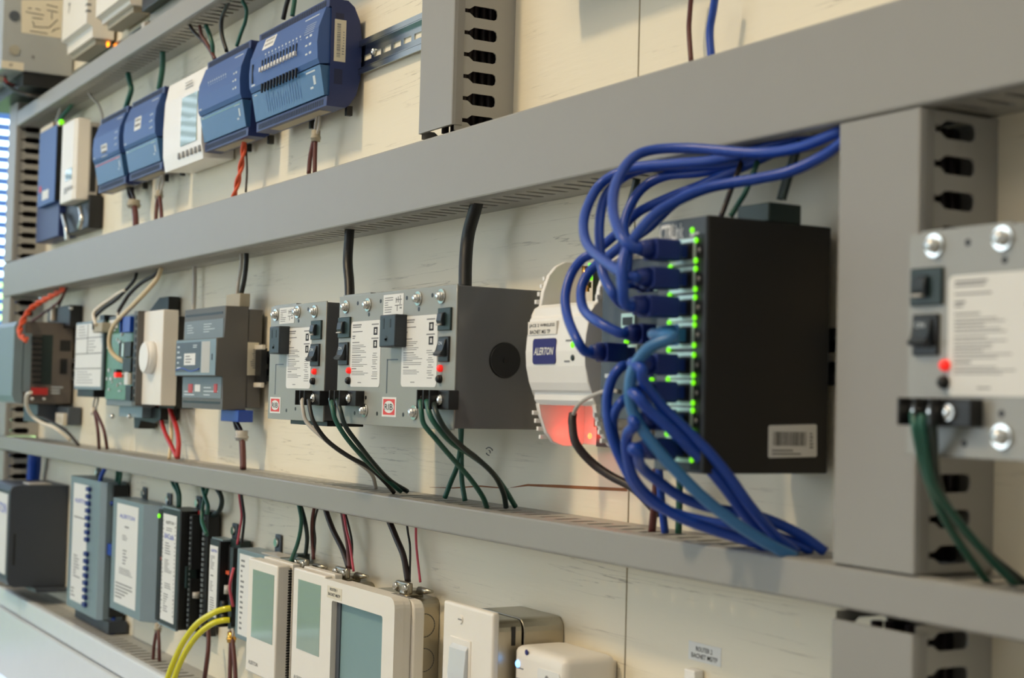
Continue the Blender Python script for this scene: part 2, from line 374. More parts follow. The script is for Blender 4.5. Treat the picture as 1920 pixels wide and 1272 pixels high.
def duct_h(label, x0, x1, z0, z1, pitch=20, slot=7.5, cover='duct', joint=None):
    t = thing('wiring_duct', label, 'wiring duct', ((x0+x1)/2, 0, z0))
    b = MB(); b.prism([(55, z0-0.6), (62, z0-0.6), (65, z0+0.6), (65.5, z0+2), (65.5, z1-2), (65, z1-0.6), (62, z1+0.6), (55, z1+0.6), (55, z1-0.9), (62.5, z1-0.9), (62.5, z0+0.9), (55, z0+0.9)], x0, x1 if joint is None else joint, 'x')
    b.build('cover', cover, t)
    if joint is not None:
        b = MB(); b.prism([(55, z0-0.6), (62, z0-0.6), (65, z0+0.6), (65.5, z0+2), (65.5, z1-2), (65, z1-0.6), (62, z1+0.6), (55, z1+0.6), (55, z1-0.9), (62.5, z1-0.9), (62.5, z0+0.9), (55, z0+0.9)], joint+2.5, x1, 'x'); b.build('cover', cover, t)
    slotted(MB(), lambda u, w, tt: (x0+u, w, z0+tt+1), x1-x0, pitch, slot).build('slotted_side', 'duct_side', t)
    slotted(MB(), lambda u, w, tt: (x0+u, w, z1-tt-1), x1-x0, pitch, slot).build('slotted_side', 'duct_side', t)
    box('base_channel', 'duct_side', t, x0, x1, 0.2, 2, z0+1, z1-1)
    zc = (z0+z1)/2; hz = (z1-z0)/2-7; b = MB()
    for k in range(7):
        dd = 10+k*6.6; b.tube([(x0+4, dd, zc+hz*math.sin(k*2.1)), ((x0+x1)/2, dd+2, zc+hz*math.sin(k*2.1+1)), (x1-4, dd, zc+hz*math.sin(k*2.1+2))], 3.4, 6, 8)
    b.build('wire_bundle', 'wdk', t, kind='stuff'); return t
def duct_v(label, x0, x1, z0, z1, cz0=None, cz1=None, pitch=20, slot=11):
    t = thing('wiring_duct', label, 'wiring duct', ((x0+x1)/2, 0, z0))
    cz0 = z0 if cz0 is None else cz0; cz1 = z1 if cz1 is None else cz1
    b = MB(); b.prism([(x0-0.6, 55), (x0-0.6, 62), (x0+0.6, 65), (x0+2, 65.5), (x1-2, 65.5), (x1-0.6, 65), (x1+0.6, 62), (x1+0.6, 55), (x1-0.9, 55), (x1-0.9, 62.5), (x0+0.9, 62.5), (x0+0.9, 55)], cz0, cz1, 'z')
    b.build('cover', 'duct', t)
    slotted(MB(), lambda u, w, tt: (x0+tt+1, w, z0+u), z1-z0, pitch, slot).build('slotted_side', 'duct_side', t)
    slotted(MB(), lambda u, w, tt: (x1-tt-1, w, z0+u), z1-z0, pitch, slot).build('slotted_side', 'duct_side', t)
    box('base_channel', 'duct_side', t, x0+1, x1-1, 0.2, 2, z0, z1)
    xc = (x0+x1)/2; b = MB()
    for k in range(13):
        dd = 8+(k%7)*6.8; xx = xc+(9 if k >= 7 else -8)+3*math.sin(k*1.7); b.tube([(xx, dd, z0+4), (xx+3, dd+1.5, (z0+z1)/2), (xx-2, dd, z1-4)], 3.7, 6, 8)
    b.build('wire_bundle', 'wdk', t, kind='stuff'); return t
LX0, LX1 = -3118, -3050
duct_h('narrow grey slotted duct along the top of the board above the blue controllers', LX1+4, -1500, 2011.5, 2041, 20, 9)
duct_h('wide grey slotted duct crossing the board between blue controllers and grey transformer panels', LX0, 100, 1678.5, 1745.5)
duct_h('narrow grey slotted duct running below the grey transformer panels', LX0, 100, 1378.5, 1404, 24, 8)
duct_h('lowest grey slotted duct at the foot of the bottom row of modules', LX0, -1500, 1082, 1114.5, 24, 9, 'counter', -2870)
duct_v('upright grey slotted duct at the left end beside the topmost left blue module', LX0, LX1, 1747, 2060)
duct_v('upright grey slotted duct at the left end between wide duct and narrow one below', LX0, LX1, 1405.5, 1677)
duct_v('short upright grey slotted duct at the left end in the bottom row', LX0, LX1, 1116, 1377)
duct_v('upright grey slotted duct standing on the wide duct at the end of the metal rail', -1295, -1226.5, 1747, 2300, 1752)
duct_v('upright grey slotted duct just right of the black ethernet switch', -710.5, -641, 1405.5, 1677)
duct_v('upright grey slotted duct below the narrow duct in the lower right corner', -710.5, -641, 1000, 1376, 1000, 1371)
# joint in the lowest duct's cover
# white counter ledge below the lowest duct
tr = struct_box('trim_1', 'counter', -3125, -1700, 0, 72, 960, 1079)
# ------------------------------------------------------------------ mounting rails
def din(label, x0, x1, zc, holes=True):
    t = thing('mounting_rail', label, 'rail', ((x0+x1)/2, 0, zc))
    h = 19.5; b = MB()
    for s in (-1, 1):
        b.box(x0, x1, 5.6, 7.5, zc+min(s*13, s*h), zc+max(s*13, s*h)); b.box(x0, x1, 0.5, 7.5, zc+min(s*12, s*13.4), zc+max(s*12, s*13.4))
    # web with long holes
    p = 25.0; n = int((x1-x0)/p)
    for i in range(n):
        a = x0+i*p; b.box(a, a+p, 0.5, 1.6, zc+3.2, zc+12.2); b.box(a, a+p, 0.5, 1.6, zc-12.2, zc-3.2); b.box(a, a+7, 0.5, 1.6, zc-3.2, zc+3.2)
    b.build('rail_profile', 'rail', t); return t
r1 = din('shiny metal mounting rail holding the blue controllers above the wide duct', -2420, -1240, 1883)
sx, sz = at(699, 97, 3); MB().ball((sx, 2.5, sz), 4.6, 0.7).build('screw', 'chrome', r1)
din('shiny metal mounting rail behind the grey transformer panels and white controller', -2880, -740, 1535)
# ================================================================== blue controllers
def blue_ctrl(label, x0, x1, kind, z0=1824.5, z1=1946.5, group=None):
    t = thing('building_controller', label, 'controller', ((x0+x1)/2, 0, z0), group); h = z1-z0
    fd = 45
    prof = [(4, z0+.30*h), (9, z0+.13*h), (17, z0+.03*h), (22, z0), (fd, z0), (fd, z0+.09*h), (fd-3.5, z0+.09*h), (fd-3.5, z1-.08*h), (fd, z1-.08*h), (fd, z1), (22, z1), (14, z1-.05*h), (7, z1-.17*h), (4, z1-.34*h)]
    MB().prism(prof, x0, x1, 'x', 0.6).build('housing', 'blue', t)
    cx0, cx1 = x0+2.2, x1-2.2
    MB().prism([(38, z0+.40*h), (54, z0+.385*h), (56.6, z0+.43*h), (57.6, z0+.58*h), (56.4, z0+.72*h), (48, z1-.085*h), (38, z1-.085*h)], cx0, cx1, 'x', 0.5).build('front_cover', 'blue_mid', t)
    MB().prism([(38, z0+.10*h), (47, z0+.10*h), (53.5, z0+.375*h), (38, z0+.375*h)], cx0+0.3, cx1-0.3, 'x', 0.4).build('terminal_door', 'blue_low', t)
    b = MB(); n = int((x1-x0-14)/5.2)
    for i in range(n):
        a = x0+8+i*5.2
        for zc in (z0+.045*h, z1-.04*h): b.box(a, a+2.6, fd-0.6, fd+0.25, zc-3.2, zc+3.2)
    b.build('vent_slot', 'blue_dk', t, kind='stuff')
    w = x1-x0
    b = MB(); b.box(x0+.16*w, x1-.14*w, 26, 40, z0-0.4, z0+.5); b.build('terminal_strip', 'tan', t)
    for a in (x0+.42*w, x1-.10*w): box('rail_clip', 'blk', t, a, a+6, 6, 13, z0-5, z0+6)
    b = MB()
    for zc in (z0+.28*h, z1-.20*h): b.box(x1-0.5, x1+0.12, 27, 37, zc-.07*h, zc+.07*h)
    b.build('side_recess', 'blue_rec', t) if kind == 'big' else b.b.free()
    # print on the cover
    b = MB(); rd = random.Random(len(label))
    def dpl(z):  # front stand-off of the cover at height z
        f = (z-z0)/h
        for (f0, d0), (f1, d1) in zip([(.10, 47), (.375, 53.5), (.43, 56.6), (.58, 57.6), (.72, 56.4), (.915, 48)], [(.375, 53.5), (.43, 56.6), (.58, 57.6), (.72, 56.4), (.915, 48)]):
            if f <= f1: return d0+(d1-d0)*(f-f0)/(f1-f0)+0.2
        return 48.2
    def dash(u0, u1, f0, f1):
        za, zb = z0+f0*h, z0+f1*h; b.quad((x0+u0*w, dpl(za), za), (x0+u1*w, dpl(za), za), (x0+u1*w, dpl(zb), zb), (x0+u0*w, dpl(zb), zb))
    nd = 11 if kind == 'big' else 9
    if kind in ('big', 'mid'):
        for i in range(nd): dash(.24+i*.05, .24+i*.05+.016, .70, .718); dash(.255+i*.05, .255+i*.05+.008, .672, .684)
    for f in (.50, .58, .66): dash(.83, .86, f, f+.016); dash(.88, .91, f, f+.022)
    dash(.045, .10, .44, .455); dash(.80, .92, .335, .35); dash(.88, .91, .22, .30); dash(.05, .09, .345, .36); dash(.83, .87, .19, .21)
    dash(.74, .93, .86, .872)
    if kind == 'big':
        for k in range(5): dash(.80, .93, .70+k*.022, .704+k*.022)
    b.build('panel_print', 'ink_white', t)
    if kind == 'big':
        b1 = MB()
        for i in range(12):
            u = x0+w*(.205+i*.0452); zt = z0+.545*h; [MB().prism(rrect(u, u+3, za_, zb_, 1.4, 4), 56, 58.0, 'd').build('switch_slot', 'blue_dk', t) for za_, zb_ in ((zt, zt+14), (zt-26, zt-14.5))]
            MB().box(u-0.2, u+3.0, 57.0, 61.5, zt-1, zt+4.4, 0.7).build('toggle_lever', 'white', t)
        b1.box(x0+.055*w, x0+.072*w, 56.5, 58, z0+.47*h, z0+.66*h); b1.build('long_slot', 'blue_dk', t)
        b = MB()
        for i in range(30):
            zz = .15+.004*i; 
            if i % 2: continue
            dash_h = .10+.08*random.Random(i).random()
            za = z0+.15*h; zb = z0+(.15+dash_h)*h; u = x0+(.22+i*.017)*w
            b.quad((u, dpl(za)+.1, za), (u+1.2, dpl(za)+.1, za), (u+1.2, dpl(zb)+.1, zb), (u, dpl(zb)+.1, zb))
        b.build('door_diagram', 'blue_mid', t)
    b = MB(); za = z0+.355*h if kind == 'big' else z0+.34*h
    b.quad((x0+.04*w, dpl(za)+.1, za), (x0+.95*w, dpl(za)+.1, za), (x0+.95*w, dpl(za+1.2)+.1, za+1.2), (x0+.04*w, dpl(za+1.2)+.1, za+1.2))
    b.build('door_line', {'red': 'ink_red', 'small': 'pcb', 'mid': 'pcb', 'big': 'wteal'}[kind], t)
    def sticker(u0, u1, f0, f1, rows, seed):
        za, zb = z0+f0*h, z0+f1*h; s = MB()
        A = [(x0+u0*w, dpl(za)+.1, za), (x0+u1*w, dpl(za)+.1, za), (x0+u1*w, dpl(zb)+.1, zb), (x0+u0*w, dpl(zb)+.1, zb)]
        s._poly([V(*p) for p in A]+[]); s = s.build('label_sticker', 'paper', t)
        q = MB()
        for i in range(rows):
            fa = f1-(i+.8)*(f1-f0)/(rows+.5); fb = fa+(f1-f0)/(rows+.5)*.5; zc, zd = z0+fa*h, z0+fb*h
            for k in range(7):
                ua = u0+(u1-u0)*(.12+k*.11); ub = ua+(u1-u0)*.075
                q.quad((x0+ua*w, dpl(zc)+.2, zc), (x0+ub*w, dpl(zc)+.2, zc), (x0+ub*w, dpl(zd)+.2, zd), (x0+ua*w, dpl(zd)+.2, zd))
        q.build('lettering', 'ink_soft', s)
    def side_sticker(dd0, dd1, f0, f1):
        s = MB().box(x1, x1+.25, dd0, dd1, z0+f0*h, z0+f1*h).build('barcode_sticker', 'paper_cream', t)
        q = MB(); rd2 = random.Random(3); f = f0+.04
        while f < f1-.04:
            g2 = rd2.uniform(.003, .012); q.quad((x1+.35, dd1-3, z0+f*h), (x1+.35, dd1-7.5, z0+f*h), (x1+.35, dd1-7.5, z0+(f+g2)*h), (x1+.35, dd1-3, z0+(f+g2)*h)); f += g2+rd2.uniform(.004, .01)
        q.prints(dd0+2, dd0+5, z0+(f0+.06)*h, z0+(f1-.1)*h, 0, 9, 4, .35, side=x1+.35)
        q.build('lettering', 'ink_soft', s)
    if kind == 'big': sticker(.16, .33, .775, .895, 2, 1); side_sticker(24, 38, .42, .81)
    if kind == 'small': sticker(.36, .56, .56, .72, 2, 2); side_sticker(14, 24, .33, .78)
    if kind == 'red': sticker(.34, .56, .42, .58, 2, 3)
    return t
blue_ctrl('small blue controller with a red line and white sticker, right of the white room sensor', -2508, -2352, 'red')
blue_ctrl('small blue controller with a white sticker, left of the white display unit', -2330, -2166, 'small')
blue_ctrl('plain mid-sized blue controller between white display unit and the widest blue controller', -1978, -1813, 'mid')
blue_ctrl('widest blue controller with a row of white toggle levers and barcode sticker', -1784, -1566, 'big')
blue_ctrl('blue controller mostly above the frame over the plywood right of the upright duct', -1120, -900, 'mid', 1862, 1985)
# ================================================================== top row, left part
def led(par, p, r, mt, name='indicator_light'): return MB().ball(p, r, 0.6, 10).build(name, mt, par)
def screw(par, p, r, axis='d', name='screw'):
    """pan-head hex screw facing the room"""
    x, d, z = p; b = MB(); b.cyl((x, d, z), (x, d+r*.28, z), r*1.15, seg=14); b.cyl((x, d+r*.28, z), (x, d+r*.9, z), r*.82, r*.66, seg=6); b.ball((x, d+r*.85, z), r*.62, 0.5, 10)
    return b.build(name, 'chrome', par)
# slim blue module at far left
X1 = -2800
t = thing('relay_module', 'blue wall module with black side and red dot, far left beside the upright duct', 'module', (X1, 0, 1790))
a0 = rect(72, 104, 243, 383, 47); b0 = rect(64, 106, 386, 449, 40)
zb0, zb1 = b0[2], a0[3]
MB().box(b0[0], b0[1], 3, 36, zb0, zb1-4, 2).build('base', 'blue', t)
MB().box(a0[0], a0[1], 36, 47, a0[2], a0[3], 1.5).build('cover', 'blue_mid', t)
MB().box(a0[1]-30, a0[1]+1.5, 8, 46, a0[2]+2, a0[3]-2).build('side_case', 'blk', t)
MB().box(b0[0]-22, b0[0], 3, 8, zb1-34, zb1-14).box(b0[0]-22, b0[0], 3, 8, zb0+2, zb0+20).build('mounting_tab', 'blue', t)
r_ = rect(79, 91, 357, 374, 47); MB().box(r_[0], r_[1], 47, 47.4, r_[2], r_[3]).build('label_sticker', 'paper', t)
x, z = at(76, 356, 47); MB().cyl((x, 46.5, z), (x, 48, z), 6.5, seg=14).build('red_dot', 'ink_red', t)
p = rect(76, 99, 228, 246, 44); MB().box(p[0], p[1], 12, 44, a0[3]+1, a0[3]+11, 1).build('terminal_plug', 'wcream', t)
# white room sensor with small screen
t = thing('room_sensor', 'tall white room sensor with small screen and rounded beige side, left of blue controllers', 'sensor', (-2650, 0, 1800))
q = rect(113, 141, 229, 378, 50); xs0, xs1, zs0, zs1 = q
MB().prism([(xs0, 26), (xs0, 46), (xs0+8, 50), (-2662, 50.5), (-2650, 46), (-2648, 26)], zs0, zs1, 'z', 2).build('cover', 'cream', t)
b = MB(); b.box(xs0+3, -2649, 10, 26, zs0+6, zs1-6)
b.build('rear_shell', 'wgy', t)
b = MB()
for k in range(4): b.box(-2650, -2648.4, 13, 23, zs0+16+k*(zs1-zs0-30)/4, zs0+13+(k+0.85)*(zs1-zs0-30)/4+8)
b.build('side_vent', 'blk', t)
q = rect(122.5, 135, 317, 338, 50.6); MB().box(q[0], q[1], 50, 50.9, q[2], q[3]).build('screen', 'screen', t)
q = rect(120, 136, 350, 362, 50.6); MB().prints(q[0], q[1], q[2], q[3], 51, 3, 2).build('panel_print', 'ink_soft', t)
t = thing('wall_bracket', 'black mounting bracket with two shiny wire levers below the white room sensor', 'bracket', (-2640, 0, 1760))
q = rect(131, 182, 372, 436, 12); MB().box(q[0]+20, q[1], 2, 26, q[2], q[3]-4, 2).build('bracket_body', 'blk', t)
for k, (pa, pb, pc) in enumerate((((118, 402), (124, 428), (126, 452)), ((150, 388), (153, 410), (149, 428)))):
    MB().tube([pos(*pa, 34), pos(*pb, 36), pos(*pc, 34)], 4.2).build('wire_lever', 'chrome', t)
# white display unit
t = thing('display_unit', 'white wall display unit with tall reflective screen and row of small buttons', 'display', (-1950, 0, 1830))
q = rect(328, 384, 137, 303, 50); xd0 = at(330, 230, 50)[0]; xd1 = -1979
za, zb = at(328, 317, 46)[1], at(335, 153, 44)[1]
prof = [(3, za+3), (46, za), (49.5, za+22), (50.5, za+60), (49, za+100), (44, zb), (3, zb-3)]
MB().prism(prof, -2148, -1979.5, 'x', 1.5).build('case', 'white', t)
q = rect(339.5, 369, 178, 268, 50.8)
MB().prism([(49.8, q[2]), (51.0, q[2]), (51.2, (q[2]+q[3])/2), (50.6, q[3]), (49.4, q[3])], q[0], q[1], 'x').build('screen', 'screen', t)
b = MB()
for i in range(6):
    x, z = at(335+i*7.6, 292.5-i*2.9, 49.6); b.box(x-4.5, x+4.5, 47.5, 50.1, z-4.5, z+4.5, 1.2)
b.build('button', 'ink_soft', t)
q = rect(340, 366, 152, 168, 47.5); MB().prints(q[0]+20, q[1], q[2], q[3], 48.4, 3, 5, .3).build('panel_print', 'ink_soft', t)
# ---- above the top duct
t = thing('transformer_enclosure', 'large grey metal enclosure with two round knockouts and wiring diagram sticker, upper left corner', 'enclosure', (-2950, 0, 2086))
EX = -2880
MB().box(EX-330, EX, 3, 133, 2088, 2420, 1.5).build('case', 'enclosure', t)
def side_rect(p0, p1, p2, p3):  # four photo points on the X=EX face
    return [onx(*p, EX) for p in (p0, p1, p2, p3)]
A = side_rect((40, 0), (118, 0), (115, 72), (40, 61))
s = MB(); s.prism(A, EX, EX+0.4, 'x'); s = s.build('diagram_sticker', 'paper_cream', t)
b = MB()
def ln(p, q, wpx=1.2):
    d0, z0 = onx(*p, EX); d1, z1 = onx(*q, EX); b.tube([(EX+.5, d0, z0), (EX+.5, d1, z1)], .8, seg=4)
for p, q in (((48, 22), (82, 29)), ((52, 15), (59, 16)), ((66, 16), (76, 19)), ((87, 9), (108, 14)), ((88, 19), (108, 23)), ((97, 23), (97, 36)), ((60, 33), (80, 36)), ((62, 50), (92, 52)), ((92, 52), (108, 37)), ((100, 56), (112, 53)), ((56, 58), (89, 63)), ((61, 40), (64, 48)), ((97, 60), (104, 55))): ln(p, q)
b.build('diagram_print', 'ink', s)
for (px, py) in ((27, 30), (27, 94)):
    d, z = onx(px, py, EX); MB().cyl((EX-1, d, z), (EX+2.2, d, z), 9.5, seg=24).build('knockout', 'gunmetal' if py < 50 else 'galv', t)
A = side_rect((3, 113), (45, 118), (44, 133), (2, 127)); s = MB(); s.prism(A, EX, EX+0.4, 'x'); s = s.build('label_sticker', 'paper_cream', t)
A0 = onx(17, 121, EX); A1 = onx(32, 123, EX); MB().prints(A0[0], A1[0], A1[1]-4, A0[1]+3, 0, 2, 4, .4, side=EX+.5).build('lettering', 'ink', s)
d, z = onx(62, 107, EX); MB().cyl((EX-1, d, z), (EX+.6, d, z), 3.4, seg=10).build('rivet_hole', 'ink_soft', t)
MB().box(EX-330, EX-6, 4, 92, 2062, 2087).build('underside_tray', 'blk', t)
def wire(name, label, mt, pts, r, cat='wire', group=None, seg=8, **k):
    b = MB(); b.tube([pos(*p) for p in pts], r, seg=seg, **k)
    o = b.build(name, mt, None, loc=V(*pos(*pts[0]))); o['label'] = label; o['category'] = cat
    if group: o['group'] = group
    return o
def cable(name, label, strands, cat='cable', extra=None):
    """several conductors of one cable; strands = [(material, points, radius, kwargs)]"""
    t = thing(name, label, cat, pos(*strands[0][1][0]))
    for st in strands:
        kw = st[3] if len(st) > 3 else {}
        MB().tube([pos(*p) for p in st[1]], st[2], **kw).build('conductor', st[0], t)
    if extra:
        for (nm, mt, pts, r) in extra: MB().tube([pos(*p) for p in pts], r).build(nm, mt, t)
    return t
wire('control_wire', 'black cable sagging under the grey enclosure in the upper left corner', 'wblk', [(2, 140, 110), (14, 160, 108), (42, 176, 90), (75, 182, 60), (95, 182, 20)], 4.5)
wire('control_wire', 'red wire hanging under the grey enclosure in the upper left corner', 'wred', [(6, 143, 112), (18, 158, 104), (40, 157, 70), (70, 146, 30)], 2.6)
b = MB(); b.tube([pos(3, 148, 116), pos(14, 138, 100), pos(32, 136, 80)], 6)
o = b.build('wire_connector', 'galv', None); o['label'] = 'pale metal connector under the grey enclosure in the upper left corner'; o['category'] = 'connector'
# white modules on their rail
def din_white(label, X1, x0, df, z_front, z_step, vents):
    t = thing('relay_module', label, 'module', ((x0+X1)/2, 0, z_step))
    MB().prism([(6, z_step), (df-11, z_step), (df-11, z_front), (df, z_front+3), (df, 2330), (6, 2330)], x0, X1, 'x', 1.2).build('case', 'cream', t)
    b = MB()
    for k in range(vents): b.box(X1-9, X1+.3, df-7, df+.3, z_front+22+k*11, z_front+26+k*11)
    if vents: b.build('side_vent', 'ink_soft', t)
    else: b.b.free()
    MB().box(x0+8, X1-8, 8, df-18, z_step-10, z_step, 1).build('terminal_strip', 'tan', t)
    return t
t = din_white('white stepped module with an orange light at its lower corner, above the top duct', -2590, at(116, 60, 54)[0], 54, onx(162, 46, -2590)[1], onx(172, 69, -2590)[1], 9)
q = at(196, 78, 18); led(t, (-2600, 14, onx(196, 78, -2590)[1]-1.5), 4.5, 'led_o')
x, z = at(131, 14, 54); MB().text('7', x-8, x+4, z-10, z+8, 54.5).build('panel_print', 'ink', t)
t = din_white('white stepped module beside the black rail cover above the top duct', -2375, at(178, 60, 52)[0], 52, onx(234, -3, -2375)[1], onx(241, 7, -2375)[1], 0)
t = thing('terminal_strip', 'black terminal strip above the top duct right of the two white modules', 'terminal strip', (-2200, 0, 2090))
MB().box(-2350, -2090, 5, 30, 2096, 2150, 2).build('strip_body', 'blk', t); MB().box(-2350, -2130, 4, 16, 2076, 2096, 1).build('rail_foot', 'galv', t)
MB().box(-2370, -2353, 6, 24, 2062, 2084, 2).build('end_clamp', 'wgy', t)
din('metal mounting rail under the white modules above the top duct', -2860, -2100, 2074)
# ================================================================== middle row, left part
t = thing('integration_controller', 'deep brown-grey controller with pale blue-grey front and terminal slots at far left', 'controller', (-2800, 0, 1470))
X1 = -2790
zt = onx(66, 603, X1)[1]; zb = onx(66, 758, X1)[1]; dfr = onx(36, 680, X1)[0]
MB().box(X1-150, X1, 5, dfr-8, zb, zt, 3).build('case', 'brownbox', t)
MB().prism([(dfr-8, zb), (dfr+6, zb+4), (dfr+11, zb+14), (dfr+11, zt-10), (dfr+6, zt-2), (dfr-8, zt)], X1-150, X1+1, 'x', 1).build('front_cover', 'steelblue', t)
def sbox(name, mt, p, q, h, par=t, XX=X1):
    d0, za = onx(*p, XX); d1, zb_ = onx(*q, XX); return MB().box(XX-2, XX+h, min(d0, d1), max(d0, d1), min(za, zb_), max(za, zb_)).build(name, mt, par)
sbox('terminal_recess', 'dkgreen', (79, 628), (96, 722), .3)
b = MB()
for k in range(9):
    d0, za = onx(60, 632+k*10.3, X1); d1, zb_ = onx(77, 638+k*10.3, X1); b.box(X1, X1+6, d1, d0, zb_, za)
b.build('terminal_slot', 'blk', t)
sbox('light_pipe', 'steelblue', (44, 625), (56, 735), 1)
sbox('card_slot', 'blk', (113, 638), (132, 659), .8); sbox('card_slot', 'blk', (113, 673), (125, 702), .8)
sbox('terminal_plug', 'wred', (58, 727), (87, 741), 9)
b = MB()
for k in range(3):
    d0, za = onx(96, 725+k*5.5, X1); d1, zb_ = onx(118-6*(k > 0), 728+k*5.5, X1); b.quad((X1+.3, d0, zb_), (X1+.3, d1, zb_), (X1+.3, d1, za), (X1+.3, d0, za))
b.build('panel_print', 'ink_white', t)
for (px, py) in ((60, 748), (82, 748)): d, z = onx(px, py, X1); MB().ball((X1+2, d, z), 4).build('screw', 'chrome', t)
b = MB(); b.box(X1-130, X1-20, 4, 60, zb-34, zb, 2)
b.build('rail_foot', 'gunmetal', t)
t = thing('rail_adapter', 'black plastic rail adapter behind the top of the far left controller', 'adapter', (-2760, 0, 1600))
q = rect(118, 146, 575, 606, 10); MB().box(q[0]-60, q[1], 2, 24, q[2]-10, q[3], 2).build('adapter_body', 'blk', t)
x, z = at(133, 578, 25); MB().ball((x, 25, z), 4).build('screw', 'chrome', t)
x, z = at(97, 586, 30); MB().box(x-5, x+5, 24, 32, z-16, z+16, 2).build('lever', 'wwh', t)
t = thing('rail_adapter', 'black plastic rail foot hanging below the far left controller with a white plug', 'adapter', (-2760, 0, 1440))
q = rect(85, 140, 766, 795, 14); MB().box(q[0], q[1], 2, 26, q[2], q[3]+4, 2).build('adapter_body', 'gunmetal', t)
q = rect(108, 122, 775, 798, 30); MB().box(q[0], q[1], 26, 34, q[2], q[3], 1).build('plug', 'wwh', t)
# label-fronted board module
t = thing('input_module', 'module with a full white printed label and light blue edges, left of the green board', 'module', (-2450, 0, 1480))
q = rect(141, 192, 603, 731, 62)
MB().box(q[0], q[1], 58, 62, q[2], q[3], .6).build('front_board', 'steelblue', t)
MB().box(q[0]+6, q[1]-60, 5, 58, q[2]-12, q[3]-6, 1).build('case', 'blk', t)
s = box('printed_label', 'paper', t, q[0]+2, q[1]-4, 62, 62.4, q[2]+5, q[3]-4)
b = MB(); hh = q[3]-q[2]; ww = q[1]-q[0]; L2R = q[1]
for f in (.30, .52, .75): b.box(q[0]+2, q[1]-4, 62.4, 62.6, q[2]+f*hh, q[2]+f*hh+1.6)
b.box(q[0]+.45*ww, q[0]+.46*ww+2, 62.4, 62.6, q[2]+.52*hh, q[3]-5)
b.prints(q[0]+.08*ww, q[0]+.9*ww, q[2]+.08*hh, q[2]+.28*hh, 62.5, 5, 3, .22); b.prints(q[0]+.5*ww, q[0]+.95*ww, q[2]+.55*hh, q[2]+.73*hh, 62.5, 4, 4, .25); b.prints(q[0]+.1*ww, q[0]+.42*ww, q[2]+.78*hh, q[2]+.95*hh, 62.5, 4, 5, .3)
b.build('lettering', 'ink_soft', s)
c = rect(181, 198, 606, 624, 70); MB().box(c[0], c[1], 62, 76, c[2], c[3], 1.5).build('terminal_plug', 'tan', t)
MB().box(q[1]-30, q[1]-5, 40, 60, q[3]-6, q[3]+8).build('socket', 'blk', t)
# green circuit board module
t = thing('input_module', 'open green circuit board module in a grey tray with black terminals and red button', 'module', (-2380, 0, 1480))
q = rect(193, 256, 591, 762, 58); q = (max(q[0], L2R+1.5), *q[1:])
MB().box(q[0], q[1]+20, 34, 54, q[2], q[3], 1).build('tray', 'midgrey', t)
MB().box(q[0]+30, q[1], 4, 34, q[2]+10, q[3]-10).build('rear_case', 'blk', t)
MB().box(q[0]+4, q[1]-2, 54, 57, q[2]+10, q[3]-6).build('circuit_board', 'pcb', t)
MB().box(q[1]+1, q[1]+20, 36, 64, q[2]+2, q[3]+2, 1).build('side_rack', 'dkgrey', t)
b = MB()
for k in range(12): zc = q[2]+12+k*(q[3]-q[2]-20)/11; b.box(q[1]+4, q[1]+16, 64, 65, zc-3.4, zc+3.4)
b.build('rack_hole', 'blk', t)
def fb(name, mt, pl, pr, yt, yb, d, h, bev=.6, par=None):
    r = rect(pl, pr, yt, yb, d); return MB().box(r[0], r[1], d-.5, d+h, r[2], r[3], bev).build(name, mt, par or t)
k = fb('terminal_plug', 'wb', 236, 256, 595, 624, 58, 10)
k = fb('terminal_plug', 'blk', 234, 256, 642, 670, 58, 9); k = fb('terminal_plug', 'blk', 241, 256, 672, 698, 58, 9)
k = fb('terminal_plug', 'blk', 246, 256, 724, 752, 58, 9)
fb('socket_row', 'silver', 235.5, 238.5, 596, 623, 61, 7, .2); fb('socket_row', 'silver', 236.5, 240, 644, 669, 61, 7, .2)
fb('chip_label', 'paper', 234.5, 243, 698, 722, 58, 1.5); fb('chip_label', 'paper', 206, 221, 600, 616, 58, 1.2)
fb('relay_block', 'tan', 249, 254, 700, 722, 58, 8)
fb('push_button', 'led_r', 223, 227.5, 699, 708, 58, 8); fb('jumper', 'blk', 222, 227, 693, 699, 58, 7)
b = MB(); rd = random.Random(5)
for k in range(26):
    x = rd.uniform(q[0]+10, q[1]-60); z = rd.uniform(q[2]+16, q[3]-16); b.box(x, x+rd.uniform(3, 12), 57, 58.6, z, z+rd.uniform(2, 5))
b.build('board_component', 'ink_white', t, kind='stuff')
b = MB(); b.box(q[0]+40, q[1]-10, 8, 44, q[2]-16, q[2]); b.build('rail_foot', 'steelblue', t)
for px in (211, 243): x, z = at(px, 781, 45); MB().ball((x, 45, z), 4).build('screw', 'chrome', t)
# dial thermostat
t = thing('dial_thermostat', 'cream wall thermostat with a round white dial, beside the green circuit board', 'thermostat', (-2190, 0, 1480))
X1 = -2105; df = onx(303.5, 670, X1)[0]; dbk = onx(333, 670, X1)[0]
q = rect(267, 303.5, 583, 760, df)
MB().box(q[0], X1, dbk, df, q[2], q[3], 1.6).build('case', 'cream', t)
x, z = at(285, 671, df); MB().cyl((x, df-.5, z), (x, df+11, z), 24, 23, 40).build('dial', 'white', t)
MB().cyl((x, df+11, z), (x, df+13, z), 22.5, 20.5, 40).build('dial_cap', 'white', t)
b = MB(); b.box(q[0]+14, X1-8, 3, dbk, q[2]-4, q[3]-8); b.build('wall_box', 'blk', t)
t = thing('rail_adapter', 'black plastic rail adapter above the cream dial thermostat', 'adapter', (-2180, 0, 1600))
q = rect(285, 323, 559, 584, 14)
MB().prism([(q[0], q[2]-6), (q[1], q[2]-6), (q[1], q[3]), (q[0]+.55*(q[1]-q[0]), q[3]), (q[0], q[2])], 3, 20, 'd', 1).build('adapter_body', 'blk', t)
